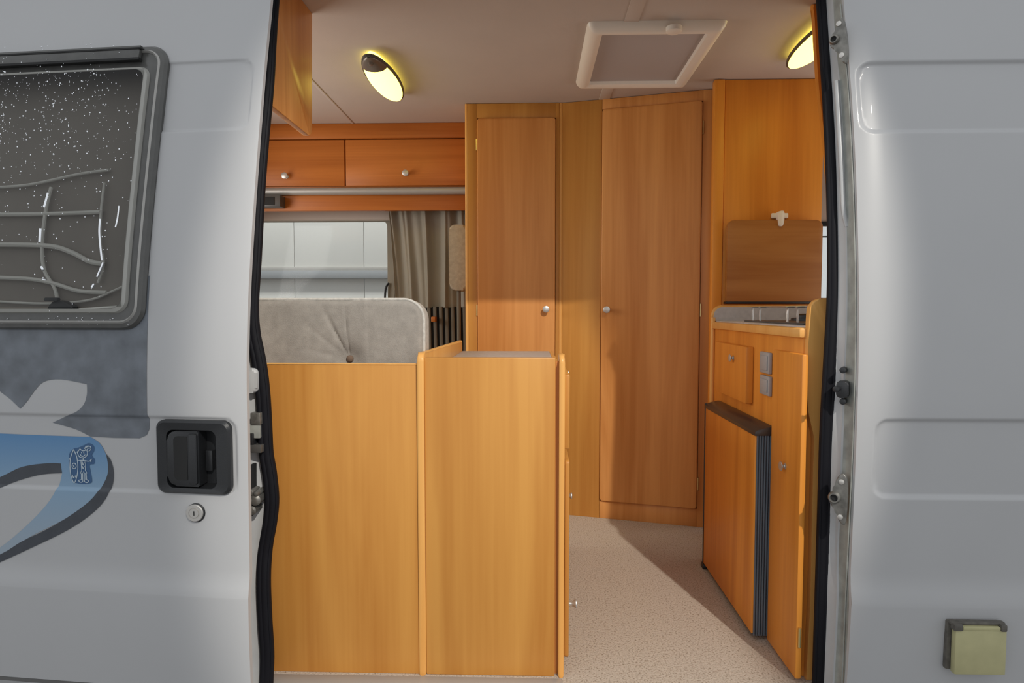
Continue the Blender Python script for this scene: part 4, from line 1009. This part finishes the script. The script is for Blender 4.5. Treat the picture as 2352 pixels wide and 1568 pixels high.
# overhead cupboard above the kitchen (edge showing beside the right seal)
of = Frame((0, 2.02, 0), (1, 0, 0), (0, -1, 0))
op = [(1862, -60), (1863, 0), (1866, 80), (1872, 180), (1880, 260), (1888, 330), (1893, 390), (1897, 430)]
pts = [of.px(x, y) for x, y in spline2(op, 3)]; pts = [(a, min(z, CEIL - .001)) for a, z in pts]
pts = [p for i, p in enumerate(pts) if i == 0 or abs(p[1] - pts[i - 1][1]) > 1e-4]
pts += [(1.30, pts[-1][1]), (1.30, pts[0][1])]
ok = thing('overhead_cabinet', (1.15, 1.85, pts[-3][1]), 'cherry overhead cupboard above the kitchen, only its curved edge beside the right seal', 'cabinet')
prism('side_board', pts, lambda a, b, t: Vector((a, t, b)), 2.0, 2.02, M['wood_kit'], ok, bev=.003)
pts2 = [(a + .012, z) for a, z in pts]
prism('cabinet_body', pts2, lambda a, b, t: Vector((a, t, b)), 1.68, 2.0, M['wood_kit'], ok, bev=.002)

# ================================================================== NEAR LEFT CABINETS
nf = Frame((0, 1.600, 0), (1, 0, 0), (0, -1, 0))
ax0 = nf.px(612, 1200)[0] - .12; ax1 = nf.px(962, 1200)[0]; zt1 = nf.px(780, 837)[1]
bc = thing('bench_cabinet', ((ax0 + ax1) / 2, 1.85, 0), 'light cherry bench box panel under the grey cushion, left of the counter', 'bench')
box('front_panel', nf, ax0, ax1 - .001, -.018, 0, 0, zt1, M['wood'], bc, bev=.0015)
box('top_edge', nf, ax0, ax1 - .001, -.020, .002, zt1, zt1 + .003, M['edge'], bc, bev=.001)
box('bench_top', nf, ax0, ax1 - .001, -.75, -.06, .40, .418, M['wood'], bc, bev=.001)
box('far_panel', nf, ax0, ax1 - .001, -.75, -.73, 0, .40, M['wood'], bc, bev=.001)
# counter cabinet
sx0, sx1 = nf.px(961, 1200)[0], nf.px(977, 1200)[0]; bx1 = nf.px(1275, 1200)[0]; rx0_, rx1_ = nf.px(1283, 1200)[0], nf.px(1296, 1200)[0]
zt2 = nf.px(1120, 821)[1]; zl2 = nf.px(968, 810)[1]; YC = 2.5
cc = thing('drawer_cabinet', ((sx0 + rx1_) / 2, 2.0, 0), 'light cherry counter cabinet in front of the tall cupboards, drawers facing the aisle', 'cabinet')
def side(x0, x1, zt_, slant, YC=2.5):
    o = [(1.592, -.006), (1.592, zt_ - .022)] + [(1.592 + .022 - .022 * math.cos(math.radians(q)), zt_ - .022 + .022 * math.sin(math.radians(q))) for q in range(15, 91, 15)] + [(YC, zt_ - slant), (YC, -.0)]
    return prism('side_board', o, lambda a, b, t: Vector((t, a, max(b, .0))), x0, x1, M['edge'], cc, bev=.006, seg=3)
side(sx0, sx1, zl2, .012); side(rx0_, rx1_, nf.px(1290, 814)[1], .0, 1.66)
wbox('side_board', rx0_, rx1_, 1.655, YC, 0, onY(1180, 806, YC).z, M['edge'], cc, bev=.002)
box('front_panel', nf, sx1, bx1, -.018, .002, 0, zt2, M['wood'], cc, bev=.003)
box('shadow_rebate', nf, bx1, rx0_, -.03, -.012, 0, zt2 - .01, M['wood_deep'], cc, bev=0)
zc2 = onY(1180, 806, YC).z
box('counter_top', nf, sx1, rx0_, -(YC - 1.6), -.018, zc2 - .02, zc2, M['worktop'], cc, bev=.001)
# drawers and door on the aisle side
df = Frame((rx1_, 0, 0), (0, 1, 0), (1, 0, 0))
TD = nf.px(1309, 1200)[0] - rx1_
def zn(y): return nf.px(1300, y)[1]
rows_ = ((862, 1036, 'drawer'), (1060, 1522, 'door'))
ds = prism('drawer', rrect(1.625, zn(1036), 2.05, zn(862), .004, 2), lambda a, b, t: Vector((t, a, b)), rx1_, rx1_ + TD, M['wood'], cc, bev=.003)
knob((rx1_ + TD, 1.92, zn(885)), (1, 0, 0), ds, .6)
dd = prism('cabinet_door', rrect(1.622, zn(1522), 2.05, zn(1062), .010, 3), lambda a, b, t: Vector((t, a, b)), rx1_ + .002, rx1_ + TD, M['wood'], cc, bev=.003)
kk = onX(1310, 1410, rx1_ + TD); knob((rx1_ + TD, 1.66, nf.px(1310, 1410)[1]), (1, 0, 0), dd, .95)
kz = onY(1312, 1138, 2.1).z
d3 = prism('cabinet_door', rrect(2.06, .04, 2.47, zn(1062), .010, 3), lambda a, b, t: Vector((t, a, b)), rx1_ + .002, rx1_ + TD, M['wood'], cc, bev=.003)
xk3 = rx1_ + TD; knob((xk3, 1.80, onY(1312, 1138, 1.80).z), (1, 0, 0), dd, .75)

# cushion on the bench ---------------------------------------------------
q0 = onY(976, 760, 1.655); cuL = ax0 + .01; cuR = sx0 - .002; cT = onY(760, 688, 1.70).z; cB = .42; Y0, Y1 = 1.70, 1.81
cs_ = thing('bench_cushion', ((cuL + cuR) / 2, 1.71, cB), 'grey brown buttoned backrest cushion standing on the bench behind the wooden panel', 'cushion')
btn = onY(799, 825, 1.70)
bm = bmesh.new(); nx, nz = 120, 90; r = .055
def cdepth(x, z):
    dx, dz = x - btn.x, z - btn.z; R_ = math.hypot(dx, dz); th = math.atan2(dz, dx)
    d = .016 * math.exp(-(R_ / .035) ** 2) + .006 * math.exp(-(R_ / .10) ** 2)
    for a_, w_, s_ in ((2.02, .05, .007), (1.62, .04, .004), (2.45, .04, .003), (2.9, .06, .002)):
        dd_ = (th - a_); d += s_ * math.exp(-(dd_ / w_) ** 2) * math.exp(-((R_ - .06) / .07) ** 2)
    d += .0022 * math.sin(x * 34 + 1.2 * math.sin(z * 8)) * (1 if x < btn.x + .05 else .3)
    return d
def csd(x, z): return sd_rr(x, z, cuL - .3, cuR, cB - .3, cT, r)
V = [[None] * (nz + 1) for _ in range(nx + 1)]
for i in range(nx + 1):
    for j in range(nz + 1):
        x = cuL + (cuR - cuL) * (i / nx); z = cB + (cT - cB) * (j / nz)
        # pull grid points beyond the rounded corner onto it
        cx_, cz_ = cuR - r, cT - r
        if x > cx_ and z > cz_:
            dx, dz = x - cx_, z - cz_; m_ = max(dx, dz); R_ = math.hypot(dx, dz)
            if R_ > 1e-9: x = cx_ + dx * m_ / R_; z = cz_ + dz * m_ / R_
        e = min(cuR - x if z < cz_ else 9, cT - z if x < cx_ else 9, (r - math.hypot(max(x - cx_, 0), max(z - cz_, 0))) if (x > cx_ and z > cz_) else 9)
        rnd_ = .012 * (1 - min(1, e / .012)) ** 2
        V[i][j] = bm.verts.new((x, Y0 + rnd_ + cdepth(x, z), z))
for i in range(nx):
    for j in range(nz): bm.faces.new((V[i][j], V[i + 1][j], V[i + 1][j + 1], V[i][j + 1]))
obj('front_cover', bm, M['cushion'], cs_, smooth=True)
# border: right side and top band, and the back
outc = [(cuL, cB)] + [(cuR, cB), (cuR, cT - r)] + [(cuR - r + r * math.cos(math.radians(q)), cT - r + r * math.sin(math.radians(q))) for q in range(10, 91, 10)] + [(cuL, cT)]
bm = bmesh.new(); R = loft(bm, [(outc, Y0 + .012), (outc, Y1 - .01), ([(a - .004, b - .004) for a, b in outc], Y1)], lambda a, b, t: Vector((a, t, b))); bm.faces.new(R[-1])
obj('border', bm, M['cushion_edge'], cs_, smooth=True)
bm = bmesh.new(); pth = [(cuR, Y0 + .010, cB + .01)] + [(a + .001, Y0 + .011, b + .001) for a, b in outc[2:-1]] + [(cuL, Y0 + .011, cT + .001)]
add_tube(bm, pth, .004, 8); obj('piping', bm, M['cushion_edge'], cs_, smooth=True)
lathe('button', (btn.x, Y0 + .022, btn.z), (0, -1, 0), [(0, .010), (.003, .010), (.006, .008), (.008, .003)], M['button'], cs_, n=18)
